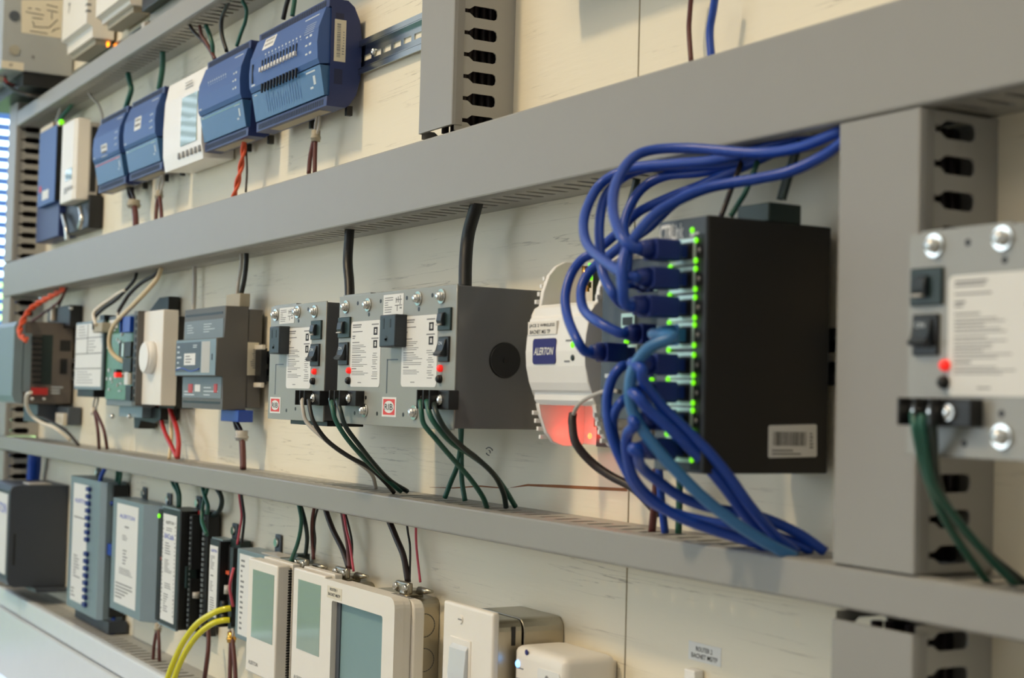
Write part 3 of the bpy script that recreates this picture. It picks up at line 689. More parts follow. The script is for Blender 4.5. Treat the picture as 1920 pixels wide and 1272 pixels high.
t = thing('rail_adapter', 'black plastic rail foot below the cream dial thermostat', 'adapter', (-2180, 0, 1440))
q = rect(266, 318, 764, 806, 16); MB().prism([(q[0], q[3]), (q[0]+8, q[2]), (q[0]+30, q[2]), (q[0]+40, q[2]+14), (q[1]-30, q[2]+10), (q[1], q[2]+16), (q[1], q[3])], 3, 30, 'd', 1).build('adapter_body', 'blk', t)
# stepped grey rail controller
t = thing('rail_controller', 'stepped grey rail controller with blue front panel, left of the smaller transformer panel', 'controller', (-1900, 0, 1500))
X1 = -1840
zA = onx(422, 573, X1)[1]; zB = onx(422, 634, X1)[1]; zC = onx(405, 705, X1)[1]; zD = onx(420, 769, X1)[1]
d1, d2 = 57, 67.5
x0 = at(346, 610, d1)[0]; x0m = at(332, 672, d2)[0]
MB().prism([(26, zD), (d1, zD), (d1, zC), (d2, zC), (d2, zB), (d1, zB), (d1, zA), (26, zA)], x0, X1, 'x', 1).build('front_case', 'dkgrey', t)
MB().prism([(7, zD+3), (25.5, zD+3), (25.5, zA-3), (7, zA-3)], x0+1, X1-.5, 'x', 1).build('rear_case', 'dkgrey', t)
MB().box(x0+2, X1-6, d1, d1+.5, zB+1, zA-16).build('upper_panel', 'midgrey', t)
MB().box(x0+2, X1-6, d1, d1+.5, zD+14, zC-1).build('lower_panel', 'midgrey', t)
MB().box(x0+1, X1-1, d2, d2+.4, zC+1, zB-1).build('middle_panel', 'steelblue', t)
for za_ in (zA-10, zD+7): box('front_groove', 'blk', t, x0+4, X1-10, d1-1, d1+.3, za_, za_+3)
w = X1-x0
s = MB().box(x0+2, x0+.63*w, d2+.4, d2+.7, zC+5, zB-4).build('blue_panel', 'gunmetal', t)
MB().box(x0+.66*w, x0+.86*w, d2+.4, d2+.6, zC+4, zB-4).build('grey_panel', 'wgy', t)
q = rect(345, 366, 663, 685, d2+1); k = MB().box(q[0], q[1], d2+.6, d2+1, q[2], q[3]).build('label_sticker', 'paper', t)
b = MB(); b.prints(q[0]+6, q[1]-4, q[2]+2, q[3]-2, d2+1.1, 3, 3, .4); b.build('lettering', 'ink_soft', k)
b = MB(); 
for k in range(5): b.prints(x0+8, x0+26, zC+8+k*7, zC+13+k*7, d2+.8, 1, k, .5)
b.prints(x0+.45*w, x0+.6*w, zB-12, zB-7, d2+.8, 2, 9, .5); b.build('panel_print', 'ink_white', s)
b = MB(); b.tube([(x0+4, d2+.9, zC+8), (x0+.2*w, d2+.9, zC+10), (x0+.4*w, d2+.9, zC+6), (x0+.62*w, d2+.9, zC+9)], .9, 6); b.build('wave_mark', 'wb', s)
b = MB(); b.prints(x0+14, x0+50, zB+8, zA-20, d1+.7, 4, 3, .3); b.prints(x0+.5*w, x0+.85*w, zB+8, zA-20, d1+.7, 4, 7, .3); b.prints(x0+10, x0+60, zD+16, zD+24, d1+.7, 2, 5, .4); b.prints(x0+.55*w, x0+.9*w, zD+16, zD+30, d1+.7, 3, 8, .3); b.build('terminal_print', 'ink_white', t)
fb('dip_switch', 'wred', 354, 362, 720, 737, d1, 1.2); fb('dip_switch', 'wred', 402, 408, 720, 737, d1, 1.2); fb('label_sticker', 'paper', 366, 376, 721, 735, d1, .8)
s = MB(); A = [onx(*p, X1) for p in ((464.5, 642), (485.5, 643), (484, 704), (463, 704))]; s.prism(A, X1, X1+.4, 'x'); s = s.build('side_label', 'paper_cream', t)
b = MB(); b.prints(A[1][0]+4, A[0][0]-4, A[2][1]+8, A[0][1]-8, 0, 10, 4, .4, side=X1+.5); b.build('lettering', 'ink_soft', s)
q = rect(432, 458, 552, 569, 30); MB().box(q[0], q[1], 22, 36, zA, q[3], 1).build('terminal_plug', 'tan', t)
q = rect(422, 455, 774, 791, 34); MB().box(q[0], q[1], 20, 40, q[2], zD, 1).build('terminal_plug', 'wb', t)
b = MB(); b.box(X1+2, X1+22, 8, 16, 1512, 1558); b.build('end_clamp', 'blk', t)
for za_ in (1508, 1556): box('clamp_lip', 'wwh', t, X1, X1+26, 12, 17, za_, za_+6, 1)
q = rect(403, 407, 660, 672, d2); MB().box(X1-16, X1-12, d2, d2+.7, (zB+zC)/2-4, (zB+zC)/2+4).build('reset_hole', 'blk', t)
# ================================================================== transformer panels
def rib(label, x0, x1, z0, z1, F_, D=108.0):
    t = thing('power_supply', label, 'transformer panel', ((x0+x1)/2, 0, z0))
    MB().box(x0+1.5, x1-.5, 9, D-1.5, z0+1.5, z1-1, .8).build('case', 'side_grey', t)
    b = MB(); b.prism([(x0, z0), (x1, z0), (x1, z1), (x0, z1)], D-1.6, D, 'd', .5); b.box(x0+8, x0+70, D-6, D-.6, z1, z1+1.2); b.build('front_plate', 'panel_grey', t)
    for p in F_.get('screws', []): x, z = at(*p, D); screw(t, (x, D, z), 5.6)
    b = MB(); 
    for p in F_.get('holes', []): x, z = at(*p, D); b.cyl((x, D-.5, z), (x, D+.15, z), 2.0, seg=10)
    if F_.get('holes'): b.build('punched_hole', 'blk', t)
    for i, (pl, pr, yt, yb) in enumerate(F_.get('labels', [])):
        q = rect(pl, pr, yt, yb, D); w = q[1]-q[0]; h = q[3]-q[2]
        b = MB(); r = 4; pr_ = []
        for cx, cz, a0 in ((q[1]-r, q[2]+r, -90), (q[1]-r, q[3]-r, 0), (q[0]+r, q[3]-r, 90), (q[0]+r, q[2]+r, 180)):
            for k in range(5): a = math.radians(a0+k*22.5); pr_.append((cx+r*math.cos(a), cz+r*math.sin(a)))
        s = b.prism(pr_, D, D+.3, 'd').build('printed_label', 'paper', t)
        b = MB(); bl = [(.93, .88, .34), (.87, .85, .30), (.82, .80, .45)]
        def row(f, u0, u1, th=.011): b.quad((q[0]+u0*w, D+.4, q[2]+f*h), (q[0]+u1*w, D+.4, q[2]+f*h), (q[0]+u1*w, D+.4, q[2]+(f+th)*h), (q[0]+u0*w, D+.4, q[2]+(f+th)*h))
        rd = random.Random(i+3)
        for f, u1, th in ((.935, .36, .02), (.905, .34, .015), (.835, .40, .014), (.765, .16, .02), (.735, .14, .016), (.67, .30, .014), (.575, .34, .012), (.475, .36, .013), (.365, .33, .01), (.27, .22, .016)): row(f, .06, u1, th)
        for f in (.63, .605, .545, .52, .445, .415, .39, .335, .31, .23, .205, .18): row(f, .06, rd.uniform(.40, .62), .009)
        for f in (.93, .72): row(f, .70, .93, .018)
        for f in (.50, .47, .44, .40, .37, .34, .30, .27, .22, .19, .16, .12): u = rd.uniform(.70, .78); row(f, u, rd.uniform(.86, .93), .010)
        row(.06, .28, .40, .012)
        b.build('lettering', 'ink_soft', s)
        b = MB()
        for f in (.78, .585):
            u0, u1, v0, v1 = q[0]+.77*w, q[0]+.89*w, q[2]+f*h, q[2]+(f+.115)*h; e = 1.5
            b.box(u0, u1, D+.3, D+.5, v0, v0+e).box(u0, u1, D+.3, D+.5, v1-e, v1).box(u0, u0+e*1.5, D+.3, D+.5, v0, v1).box(u1-e*1.5, u1, D+.3, D+.5, v0, v1)
            for k in range(3): b.box(u0+4, u1-5, D+.3, D+.45, v0+(k+1)*(v1-v0)/4, v0+(k+1)*(v1-v0)/4+.6)
        b.build('check_box', 'ink', s)
    for (pl, pr, yt, yb) in F_.get('tags', []):
        q = rect(pl, pr, yt, yb, D); w = q[1]-q[0]; h = q[3]-q[2]; s = box('small_label', 'paper', t, q[0], q[1], D, D+.3, q[2], q[3])
        b = MB(); b.prints(q[0]+3, q[0]+.5*w, q[2]+.1*h, q[3]-.1*h, D+.4, 7, 2, .35)
        for (u0, v0, u1, v1) in ((.64, .6, .64, .8), (.74, .6, .74, .85), (.84, .5, .84, .9), (.64, .72, .9, .72), (.6, .45, .92, .45), (.7, .2, .7, .45)): b.box(q[0]+u0*w-.7, q[0]+u1*w+.7, D+.3, D+.4, q[2]+v0*h-.4, q[2]+v1*h+.4)
        b.box(q[0]+.82*w, q[0]+.92*w, D+.3, D+.4, q[2]+.28*h, q[2]+.36*h)
        b.build('lettering', 'ink_soft', s)
    for (pl, pr, yt, yb) in F_.get('outlets', []):
        q = rect(pl, pr, yt, yb, D+12); w = q[1]-q[0]; h = q[3]-q[2]
        o = MB().box(q[0], q[1], D-1, D+12, q[2], q[3], 1.6).build('power_outlet', 'slate' if w < 34 else 'dkgreen', t)
        b = MB(); b.box(q[0]+.22*w, q[0]+.31*w, D+11.5, D+12.2, q[2]+.56*h, q[2]+.88*h).box(q[0]+.64*w, q[0]+.73*w, D+11.5, D+12.2, q[2]+.59*h, q[2]+.85*h).cyl((q[0]+.45*w, D+11.5, q[2]+.27*h), (q[0]+.45*w, D+12.2, q[2]+.27*h), .085*h, seg=12); b.box(q[0]+.45*w-.085*h, q[0]+.45*w+.085*h, D+11.5, D+12.2, q[2]+.17*h, q[2]+.27*h)
        b.build('outlet_slot', 'blk', o)
    for (pl, pr, yt, yb) in F_.get('breakers', []):
        q = rect(pl, pr, yt, yb, D+2); w = q[1]-q[0]; h = q[3]-q[2]
        o = MB().box(q[0], q[1], D-1, D+2, q[2], q[3], .8).build('circuit_breaker', 'dkgreen', t)
        MB().prism([(D+1, q[2]+.22*h), (D+4.5, q[2]+.22*h), (D+6, q[2]+.42*h), (D+5, q[2]+.74*h), (D+1, q[2]+.82*h)], q[0]+.2*w, q[0]+.6*w, 'x', .8).build('rocker', 'slate', o)
        MB().box(q[0]+.22*w, q[0]+.55*w, D+4, D+6.5, q[2]+.22*h, q[2]+.29*h, .5).build('rocker_tip', 'wgy', o)
    for (pl, pr, yt, yb) in F_.get('switches', []):
        q = rect(pl, pr, yt, yb, D+2); w = q[1]-q[0]; h = q[3]-q[2]
        o = MB().box(q[0], q[1], D-1, D+2, q[2], q[3], .8).build('power_switch', 'blk', t)
        MB().prism([(D+1, q[2]+.2*h), (D+3, q[2]+.21*h), (D+7.5, q[2]+.24*h), (D+8.5, q[2]+.31*h), (D+5, q[2]+.44*h), (D+3.2, q[2]+.9*h), (D+1, q[2]+.9*h)], q[0]+.12*w, q[1]-.2*w, 'x', .7).build('rocker', 'slate', o)
        b = MB(); b.text('ON', q[0]+.25*w, q[0]+.62*w, q[2]+.66*h, q[2]+.80*h, D+4.4); b.build('switch_mark', 'ink_white', o)
    for i, p in enumerate(F_.get('leds', [])): x, z = at(*p, D+3); MB().cyl((x, D-.5, z), (x, D+2, z), 3.1, seg=14).ball((x, D+2, z), 3.0, 0.8).build('indicator_light', 'led_r', t)
    for p in F_.get('dark_leds', []): x, z = at(*p, D+2); MB().cyl((x, D-.5, z), (x, D+2, z), 3.6, seg=14).ball((x, D+2, z), 3.4, 0.8).build('dark_button', 'blk', t)
    for (pr, yt, yb, n) in F_.get('blocks', []):
        xr, zc0 = at(pr, yb, D+8); zc1 = at(pr, yt, D+8)[1]; W_ = 44; h = zc1-zc0
        o = MB().box(xr-W_, xr, D-1, D+9, zc0, zc1, .8).build('terminal_block', 'blk', t)
        for k in range(n):
            u = xr-W_+k*11.5; MB().box(u, u+1.8, D+8, D+17, zc0, zc1, .7).build('barrier', 'blk', o)
        for k in range(n): u = xr-W_+6.5+k*11.5; MB().cyl((u, D+8, (zc0+zc1)/2), (u, D+11, (zc0+zc1)/2), 4.3, seg=14).ball((u, D+11, (zc0+zc1)/2), 3.6, .5).build('terminal_screw', 'chrome', o)
    for (px, y0, y1) in F_.get('grooves', []):
        x, za = at(px, y0, D); zb = at(px, y1, D)[1]; b = MB(); b.box(x-1, x+1, D-.2, D+.12, zb, za).box(x-1, x+22, D-.2, D+.12, za-1, za); b.build('pull_tab_groove', 'gunmetal', t)
    for (pl, pr, yt, yb) in F_.get('logos', []):
        q = rect(pl, pr, yt, yb, D); w = q[1]-q[0]; h = q[3]-q[2]; cx, cz = (q[0]+q[1])/2, (q[2]+q[3])/2
        s = box('logo_sticker', 'paper', t, q[0], q[1], D, D+.25, q[2], q[3])
        MB().box(q[0]+.09*w, q[1]-.09*w, D+.2, D+.35, q[2]+.1*h, q[3]-.1*h).build('red_field', 'ink_red', s)
        b = MB(); b.prism([(cx+.36*w*math.cos(k*math.pi/12), cz+.31*h*math.sin(k*math.pi/12)) for k in range(24)], D+.3, D+.45, 'd'); b.build('white_oval', 'paper', s)
        b = MB(); b.text('RIB', cx-.29*w, cx+.29*w, cz-.16*h, cz+.16*h, D+.6, bold=.006); b.build('lettering', 'ink', s)
    for (u0, u1) in F_.get('feet', []):
        MB().box(x0+u0*(x1-x0), x0+u1*(x1-x0), 60, 100, z0-4.5, z0+1, .8).build('rail_clip', 'blk', t)
    return t
rib('smaller grey transformer panel with one outlet and one white label', -1553, -1403, 1473.5, 1594.5, dict(
    screws=[(518, 591), (559, 585.5), (591, 584.5)], holes=[(578, 580), (560, 602), (537, 770), (554, 767)],
    labels=[(538, 583.5, 615, 729)], tags=[(524.5, 552, 577, 607)], outlets=[(504.5, 523, 612, 664)], breakers=[(582, 601, 601, 637)], switches=[(581, 597, 645, 687)],
    leds=[(586, 697)], dark_leds=[(585, 715)], blocks=[(600, 733, 761, 3)], grooves=[(517.5, 683, 740)], logos=[(506.5, 526, 745, 775)], feet=[(.3, .95)]))
rib('wide grey transformer panel with two white labels, left of the white controller', -1371, -1128, 1473.5, 1597, dict(
    screws=[(650, 576), (691, 572), (785.5, 560), (829, 556), (684.5, 770), (777.5, 774)], holes=[(671, 569), (714, 565), (763, 559), (811, 554), (692, 590), (785.5, 580), (686, 746), (707, 776), (756, 778), (754, 620), (665, 775)],
    labels=[(657.5, 713.5, 602, 726), (753.5, 820, 592, 726)], tags=[(719.5, 757, 552, 591)], outlets=[(711, 740.5, 590, 651)], breakers=[(633, 655, 595, 634), (820, 844, 577, 620)],
    switches=[(634, 651, 642, 685), (821, 840, 631, 679)], leds=[(651, 695), (821.6, 691)], dark_leds=[(651.7, 714), (822, 711)], blocks=[(668, 733, 762, 3), (842.5, 732, 769, 3)],
    grooves=[(726.5, 674, 738)], logos=[(716.6, 743, 745, 782)], feet=[]))
t3 = rib('nearest grey transformer panel, cut off by the right edge of the frame', -606.5, -363, 1476, 1596, dict(
    screws=[(1754, 461), (1882, 447), (1880, 819)], holes=[(1815, 455), (1884, 488), (1878, 776), (1808, 832)], labels=[(1778, 1992, 510, 744)], breakers=[(1706, 1765, 502, 573)], switches=[(1710, 1757, 589, 667)],
    leds=[(1767, 685)], dark_leds=[(1767, 717)], blocks=[(1822, 748, 802, 3)], feet=[]))
# black round grommet on the side of the wide panel
wide = [o for o in COL.objects if o.get('label', '').startswith('wide grey transformer')][0]
d, z = onx(947, 676, -1128); g_ = MB().cyl((-1128.5, d, z), (-1126.5, d, z), 15.5, 14.5, 32).build('rubber_grommet', 'blk', wide)
MB().cyl((-1126.6, d, z), (-1125.9, d, z), 2.5, seg=10).build('grommet_centre', 'blkmatt', g_)
# ================================================================== white controller with fins
def ring(b, outer, inner, d0, d1):
    n = len(outer); R = [[b.b.verts.new(V(p[0], d, p[1])) for p in P] for P, d in ((outer, d0), (outer, d1), (inner, d1), (inner, d0))]
    for A, B in zip(R, R[1:]+R[:1]):
        for i in range(n): b.b.faces.new((A[i], A[(i+1) % n], B[(i+1) % n], B[i]))
    return b
t = thing('wireless_controller', 'white finned controller with a navy logo panel and red-lit lower recess', 'controller', (-1030, 0, 1463))
JX0, JX1 = -1073, -984
MB().prism([(6, 1497), (60, 1497), (63, 1501), (63, 1507), (66, 1509), (68.5, 1515), (71.2, 1528), (72, 1540), (71, 1552), (69, 1567), (66, 1569.5), (65, 1576), (60, 1579), (6, 1579)], JX0, JX1, 'x', 1.5).build('body', 'white', t)
for (xa, xb) in ((JX0, JX0+5), (JX1-5, JX1)):
    b = MB()
    b.prism([(6, 1578), (61, 1578), (59, 1590), (54, 1604), (47, 1612), (38, 1616.5), (24, 1617), (14, 1612), (6, 1605)], xa, xb, 'x', .8)
    b.build('upper_cheek', 'white', t)
    b = MB(); b.prism([(6, 1498), (61.5, 1498), (58.5, 1488), (53, 1474), (46, 1466), (36, 1463), (20, 1463), (6, 1470)], xa, xb, 'x', .8)
    b.build('lower_cheek', 'white', t)
    b = MB(); xo = JX0-2.6 if xa == JX0 else JX1+2.2
    for k in range(4):
        z = 1580+k*6.6; dd = 61.5-k*2.4; b.box(*((xo, xa+.6) if xa == JX0 else (xb-.6, xo)), dd-22, dd+1.8, z, z+3.6, .4)
        z = 1492-k*6.6; b.box(*((xo, xa+.6) if xa == JX0 else (xb-.6, xo)), dd-22, dd+1.6, z-3.6, z, .4)
    b.build('cooling_fin', 'white', t, kind='stuff')
MB().box(JX0+5, JX1-5, 6, 20, 1579, 1608).build('upper_floor', 'white', t)
cb = MB().box(JX0+22, JX1-7, 20, 22, 1580, 1610).build('circuit_board', 'dkgreen', t)
x, z = at(1098, 520, 30); MB().cyl((x, 30, z+9), (x, 30, z-12), 3.4, seg=12).cyl((x, 30, z-4), (x, 30, z-9), 5, seg=8).build('antenna_socket', 'brass', cb)
x, z = at(1103, 510, 32); MB().box(x+1, x+4, 30, 33, z-7, z+7).build('indicator_light', 'led_g', cb)
MB().box(JX0+5, JX1-5, 6, 16, 1465, 1498).build('lower_floor', 'white', t)
cb = MB().box(JX0+34, JX1-6, 16, 23, 1464, 1497).build('circuit_board', 'dkgreen', t)
MB().box(JX0+40, JX0+62, 22, 30, 1480, 1489, .6).build('terminal_plug', 'wor', cb)
x, z = at(1106, 818, 26); led(cb, (x, 26, z), 2.6, 'led_rb')
l = bpy.data.lights.new('red_lamp_light', 'POINT'); l.energy = 0.010; l.color = (1, .07, .04); l.shadow_soft_size = .003
lo = bpy.data.objects.new('red_lamp_light', l); COL.objects.link(lo); lo.location = V(x-10, 33, z+1)
D = 71.6
q = rect(1000, 1043, 635, 683, D); w = q[1]-q[0]; h = q[3]-q[2]
pts = rrect(q[0], q[1], q[2], q[3], 3); 
s = MB().prism(pts, 70, D+.7, 'd').build('logo_panel', 'navy', t)
MB().text('ALERTON', q[0]+.06*w, q[0]+.92*w, q[2]+.35*h, q[2]+.65*h, D+.9, bold=.02, shear=.3).build('lettering', 'paper', s)
q = rect(992, 1045, 603, 630, D-1); s = box('label_sticker', 'cream', t, q[0], q[1], 66, D+.1, q[2]+1, q[3]); w = q[1]-q[0]; h = q[3]-q[2]
MB().text('JACE 2 WIRELESS', q[0]+.05*w, q[0]+.95*w, q[2]+.56*h, q[2]+.84*h, D+.3).text('BACNET MS/ TP', q[0]+.08*w, q[0]+.80*w, q[2]+.14*h, q[2]+.42*h, D+.3).build('lettering', 'ink', s)
for p, mt in (((1074, 647), 'led_g'), ((1074, 671), 'dkgreen')): x, z = at(*p, D); MB().ball((x, D, z), 2.6, .6).build('indicator_light', mt, t)
b = MB()
for p in ((1066, 639), (1063, 678)): x, z = at(*p, D); b.box(x-4, x+4, D-.5, D+.15, z-.6, z+.8)
b.build('panel_print', 'ink_soft', t)
# ================================================================== small switch behind the plugs
def jack(par, x0, x1, z0, z1, d, lit=(1, 1, 1, 1)):
    o = MB().box(x0, x1, d-2, d+1.2, z0, z1, .4).build('port', 'silver', par)
    MB().box(x0+2.2, x1-2.2, d-1, d+1.5, z0+3, z1-3).build('port_opening', 'blk', o)
    return o
t = thing('network_switch', 'small dark grey network switch between the white controller and the tall black switch', 'network switch', (-915, 0, 1482))
MB().box(-957, -852, 8, 75, 1488, 1606, 1).build('case', 'gunmetal', t)
def port_at(px, py, d, w=17, h=15):
    x, z = at(px, py, d); return x-w/2, x+w/2, z-h/2, z+h/2
for (px, py) in ((1178, 604), (1183, 663), (1236, 628), (1232, 690), (1228, 745), (1236, 575), (1232, 532)):
    a = port_at(px, py, 76.5); jack(t, a[0], a[1], a[2]+2, a[3]-1, 76)
    if py == 663 or py == 690:
        for dz in (-8.6, 8.6): MB().ball((a[0]+3, 77, (a[2]+a[3])/2+dz), 1.9).build('indicator_light', 'led_g', t)
x, z = at(1140, 705, 75); MB().box(x-4, x+8, 75, 75.3, z-1.5, z+1.5).build('panel_print', 'ink_white', t)
# ================================================================== tall black switch
t = thing('ethernet_switch', 'tall black ethernet switch with a column of plugged ports and green lights', 'network switch', (-802, 0, 1455))
SX0, SX1, SZ0, SZ1, SD = -829, -777, 1456, 1622.5, 116
MB().box(SX0, SX1, 10, SD-2, SZ0, SZ1, 1.2).build('case', 'blkmatt', t)
MB().box(SX0+.4, SX1-.6, SD-2.2, SD, SZ0+.6, SZ1-.6, .5).build('front_plate', 'gunmetal', t)
MB().box(SX1-12, SX1-2, SD, SD+.3, SZ0+2, SZ1-12).build('edge_strip', 'blk', t)
zl = [at(1304, y, SD+1)[1] for y in (470, 523.5, 577, 628.5, 685, 737, 789.5, 844)]
PX0, PX1 = -814.5, -787
for i, z in enumerate(zl):
    o = jack(t, PX0, PX1, z-8.6, z+8.6, SD)
    for (xx, zz) in ((PX1+1.2, z+6.6), (PX1+1.2, z-6.6)): led(t, (xx, SD+1.4, zz), 1.9, 'led_g')
    if i in (0, 1, 2, 3, 4, 6): led(t, (PX0+1.5, SD+1.6, z-9.2), 1.9, 'led_g')
    MB().ball((SX1-6.5, SD, z), 1.7).build('port_lamp', 'ink_soft', t)
x, z = at(1299, 432, SD); led(t, (x, SD+.5, z), 2.0, 'led_g')
MB().text('CTRLink', SX0+1.5, SX0+28, SZ1-14, SZ1-3, SD+.25, bold=.03).build('lettering', 'paper', t)
MB().box(SX1-17, SX1-8, SD, SD+.2, SZ1-13, SZ1-10.6).build('panel_print', 'ink_white', t)
A = [onx(*p, SX1) for p in ((1441, 798), (1531, 796), (1531, 857), (1440, 859))]
s = MB(); s.prism([(A[0][0]-1, A[0][1]), (A[1][0]+1, A[1][1]), (A[1][0], A[1][1]-1), (A[2][0], A[2][1]+1), (A[2][0]+1, A[2][1]), (A[3][0]-1, A[3][1]), (A[3][0], A[3][1]+1), (A[0][0], A[0][1]-1)], SX1, SX1+.3, 'x'); s = s.build('barcode_label', 'paper', t)
b = MB(); rd = random.Random(8); dd = A[0][0]-4; za = A[3][1]+8; zb = A[0][1]-4
while dd > A[1][0]+9:
    g2 = rd.uniform(.3, 1.0); b.quad((SX1+.4, dd, za), (SX1+.4, dd-g2, za), (SX1+.4, dd-g2, zb), (SX1+.4, dd, zb)); dd -= g2+rd.uniform(.3, .8)
b.prints(A[0][0]-3, A[1][0]+3, A[3][1]+1.5, A[3][1]+6, 0, 2, 3, .35, side=SX1+.4); b.prints(A[1][0]+6, A[1][0]+2, A[3][1]+6, zb, 0, 5, 3, .4, side=SX1+.4)
b.build('lettering', 'blk', s)
q = rect(1424, 1462, 372, 406, 62); MB().box(SX1-34, SX1-1, 36, 64, SZ1, SZ1+13, 1).build('power_plug', 'dkgreen', t)
# ---- patch leads
def patch(label, mt, boot, path, r=3.65, clip=True, bm='wb2', px=None):
    """boot = (X, z, d0, d1): the plug leaves its port along the stand-off axis; path = photo points with stand-offs"""
    X, z, d0, d1 = boot
    t = thing('patch_lead', label, 'network cable', (X, d0, z), 'blue network leads')
    MB().box(X-6, X+6, d0, d0+9, z-4.2, z+4.2, .5).build('plug', bm, t)
    b = MB(); b.prism(rrect(X-8, X+8, z-7, z+7, 2), d0+8, d1-9, 'd', .8); b.cyl((X, d1-10, z), (X, d1, z), 7, r+1.2, 14); b.build('boot', bm, t)
    if clip: MB().tube([(X-8, d1-22, z+4), (X-9.5, d1-15, z+5.5), (X-9.5, d1-10, z+1), (X-8, d1-11, z-4)], 1.5, 6, 5).build('boot_clip', mt, t)
    MB().tube([(X, d1-4, z), (X, d1+5, z)]+[pos(*p) for p in path], r, 10, 7).build('cable', mt, t); return t
PXc = (PX0+PX1)/2
patch('blue network lead in the topmost port of the tall switch, arching highest to the duct', 'wb', (PXc, zl[0], SD, 152), [(1166, 445, 160), (1150, 400, 152), (1153, 351, 140), (1178, 305, 122), (1216, 283, 106), (1292, 278, 88), (1417, 287, 70), (1500, 276, 62), (1580, 244, 56)])
patch('blue network lead in the second port of the tall switch, swinging farthest left before rising', 'wb', (PXc, zl[1], SD, 154), [(1137, 493, 152), (1103, 461, 140), (1094, 425, 126), (1101, 389, 114), (1122, 350, 100), (1153, 327, 92), (1197, 313, 82), (1276, 306, 70), (1360, 297, 60), (1480, 262, 46), (1530, 246, 40)])
patch("blue network lead from the tall switch's third port, nearest the viewer in the upper bunch", 'wb', (PXc, zl[2], SD, 156), [(1168, 545, 165), (1166, 510, 165), (1173, 474, 160), (1198, 435, 148), (1241, 393, 128), (1323, 354, 100), (1417, 336, 80), (1480, 322, 68), (1543, 293, 58), (1585, 262, 54)])
patch('blue network lead looping left of the second port up into the upper bunch', 'wb', (at(1236, 628, 77)[0], at(1236, 628, 77)[1], 77, 106), [(1125, 606, 118), (1100, 588, 112), (1090, 566, 108), (1091, 537, 102), (1107, 508, 96), (1135, 485, 90), (1170, 458, 84), (1216, 427, 76), (1260, 385, 66), (1310, 350, 56), (1400, 310, 45), (1500, 262, 36)])
patch('blue network lead with the lowest boot over the white controller, bowing left across its front', 'wb', (at(1183, 663, 77)[0], at(1183, 663, 77)[1], 77, 112), [(1082, 637, 122), (1065, 597, 116), (1060, 556, 110), (1071, 515, 102), (1091, 487, 96), (1115, 473, 90), (1160, 435, 80), (1197, 398, 70), (1260, 368, 58), (1330, 340, 46), (1420, 290, 36)])
patch('light teal blue network lead crossing in front of the lower bunch', 'wteal', (PXc, zl[3], SD, 134), [(1262, 632, 142), (1218, 652, 152), (1189, 690, 156), (1181, 735, 156), (1190, 780, 152), (1220, 828, 144), (1265, 880, 130), (1320, 935, 112), (1380, 982, 92), (1440, 1020, 72), (1492, 1046, 54)], r=3.9, clip=False, bm='wteal')
patch('blue network lead from the fifth port of the tall switch dropping steeply right', 'wb', (PXc, zl[4], SD, 150), [(1203, 692, 156), (1205, 710, 154), (1222, 738, 146), (1250, 772, 136), (1288, 808, 124), (1330, 850, 110), (1368, 896, 96), (1407, 950, 80), (1452, 1003, 60), (1494, 1036, 44)])
patch('blue network lead from the sixth port, dropping just left of the steepest one', 'wb', (PXc, zl[5], SD, 150), [(1197, 745, 156), (1216, 768, 150), (1257, 805, 136), (1302, 850, 118), (1352, 906, 98), (1404, 975, 74), (1446, 1020, 54), (1462, 1036, 46)])
patch("blue network lead from the tall switch's seventh port, inner loop of the lower bunch", 'wb', (PXc, zl[6], SD, 148), [(1190, 798, 154), (1177, 815, 152), (1175, 845, 148), (1187, 894, 138), (1218, 933, 122), (1270, 968, 104), (1340, 995, 82), (1420, 1020, 58), (1445, 1032, 50)])
patch('blue network lead from the bottom port of the tall switch, lowest plug of all', 'wb', (PXc, zl[7], SD, 148), [(1196, 852, 150), (1203, 876, 140), (1236, 904, 124), (1280, 934, 106), (1340, 954, 84), (1420, 968, 58), (1495, 1000, 34), (1548, 1036, 20)])
patch('blue network lead forming the outermost left loop of the lower bunch', 'wb', (at(1232, 690, 77)[0], at(1232, 690, 77)[1], 77, 96), [(1166, 688, 112), (1147, 713, 118), (1138, 757, 120), (1146, 815, 118), (1170, 874, 110), (1202, 925, 98), (1249, 957, 86), (1322, 978, 68), (1414, 993, 48), (1473, 1012, 36), (1525, 1034, 24)], clip=False)
patch('blue network lead forming the second left loop of the lower bunch', 'wb', (at(1228, 745, 77)[0], at(1228, 745, 77)[1], 77, 94), [(1168, 752, 112), (1153, 774, 116), (1149, 806, 116), (1164, 859, 112), (1190, 908, 104), (1230, 946, 92), (1298, 978, 74), (1376, 1004, 54), (1430, 1024, 42)], clip=False)
patch('blue network lead rising in the upper bunch between its outer left loop and innermost loop', 'wb', (at(1236, 575, 77)[0], at(1236, 575, 77)[1], 77, 104), [(1150, 551, 120), (1131, 514, 118), (1125, 467, 114), (1124, 420, 106), (1132, 376, 96), (1152, 347, 88), (1183, 325, 78), (1231, 313, 68), (1310, 312, 56), (1400, 300, 46), (1505, 258, 36)], clip=False)
patch('blue network lead running highest behind the upper bunch, mostly hidden', 'wb', (at(1232, 532, 77)[0], at(1232, 532, 77)[1], 77, 98), [(1178, 470, 96), (1170, 430, 90), (1180, 390, 82), (1206, 352, 72), (1250, 330, 62), (1320, 322, 52), (1410, 296, 42), (1490, 264, 34)], clip=False)
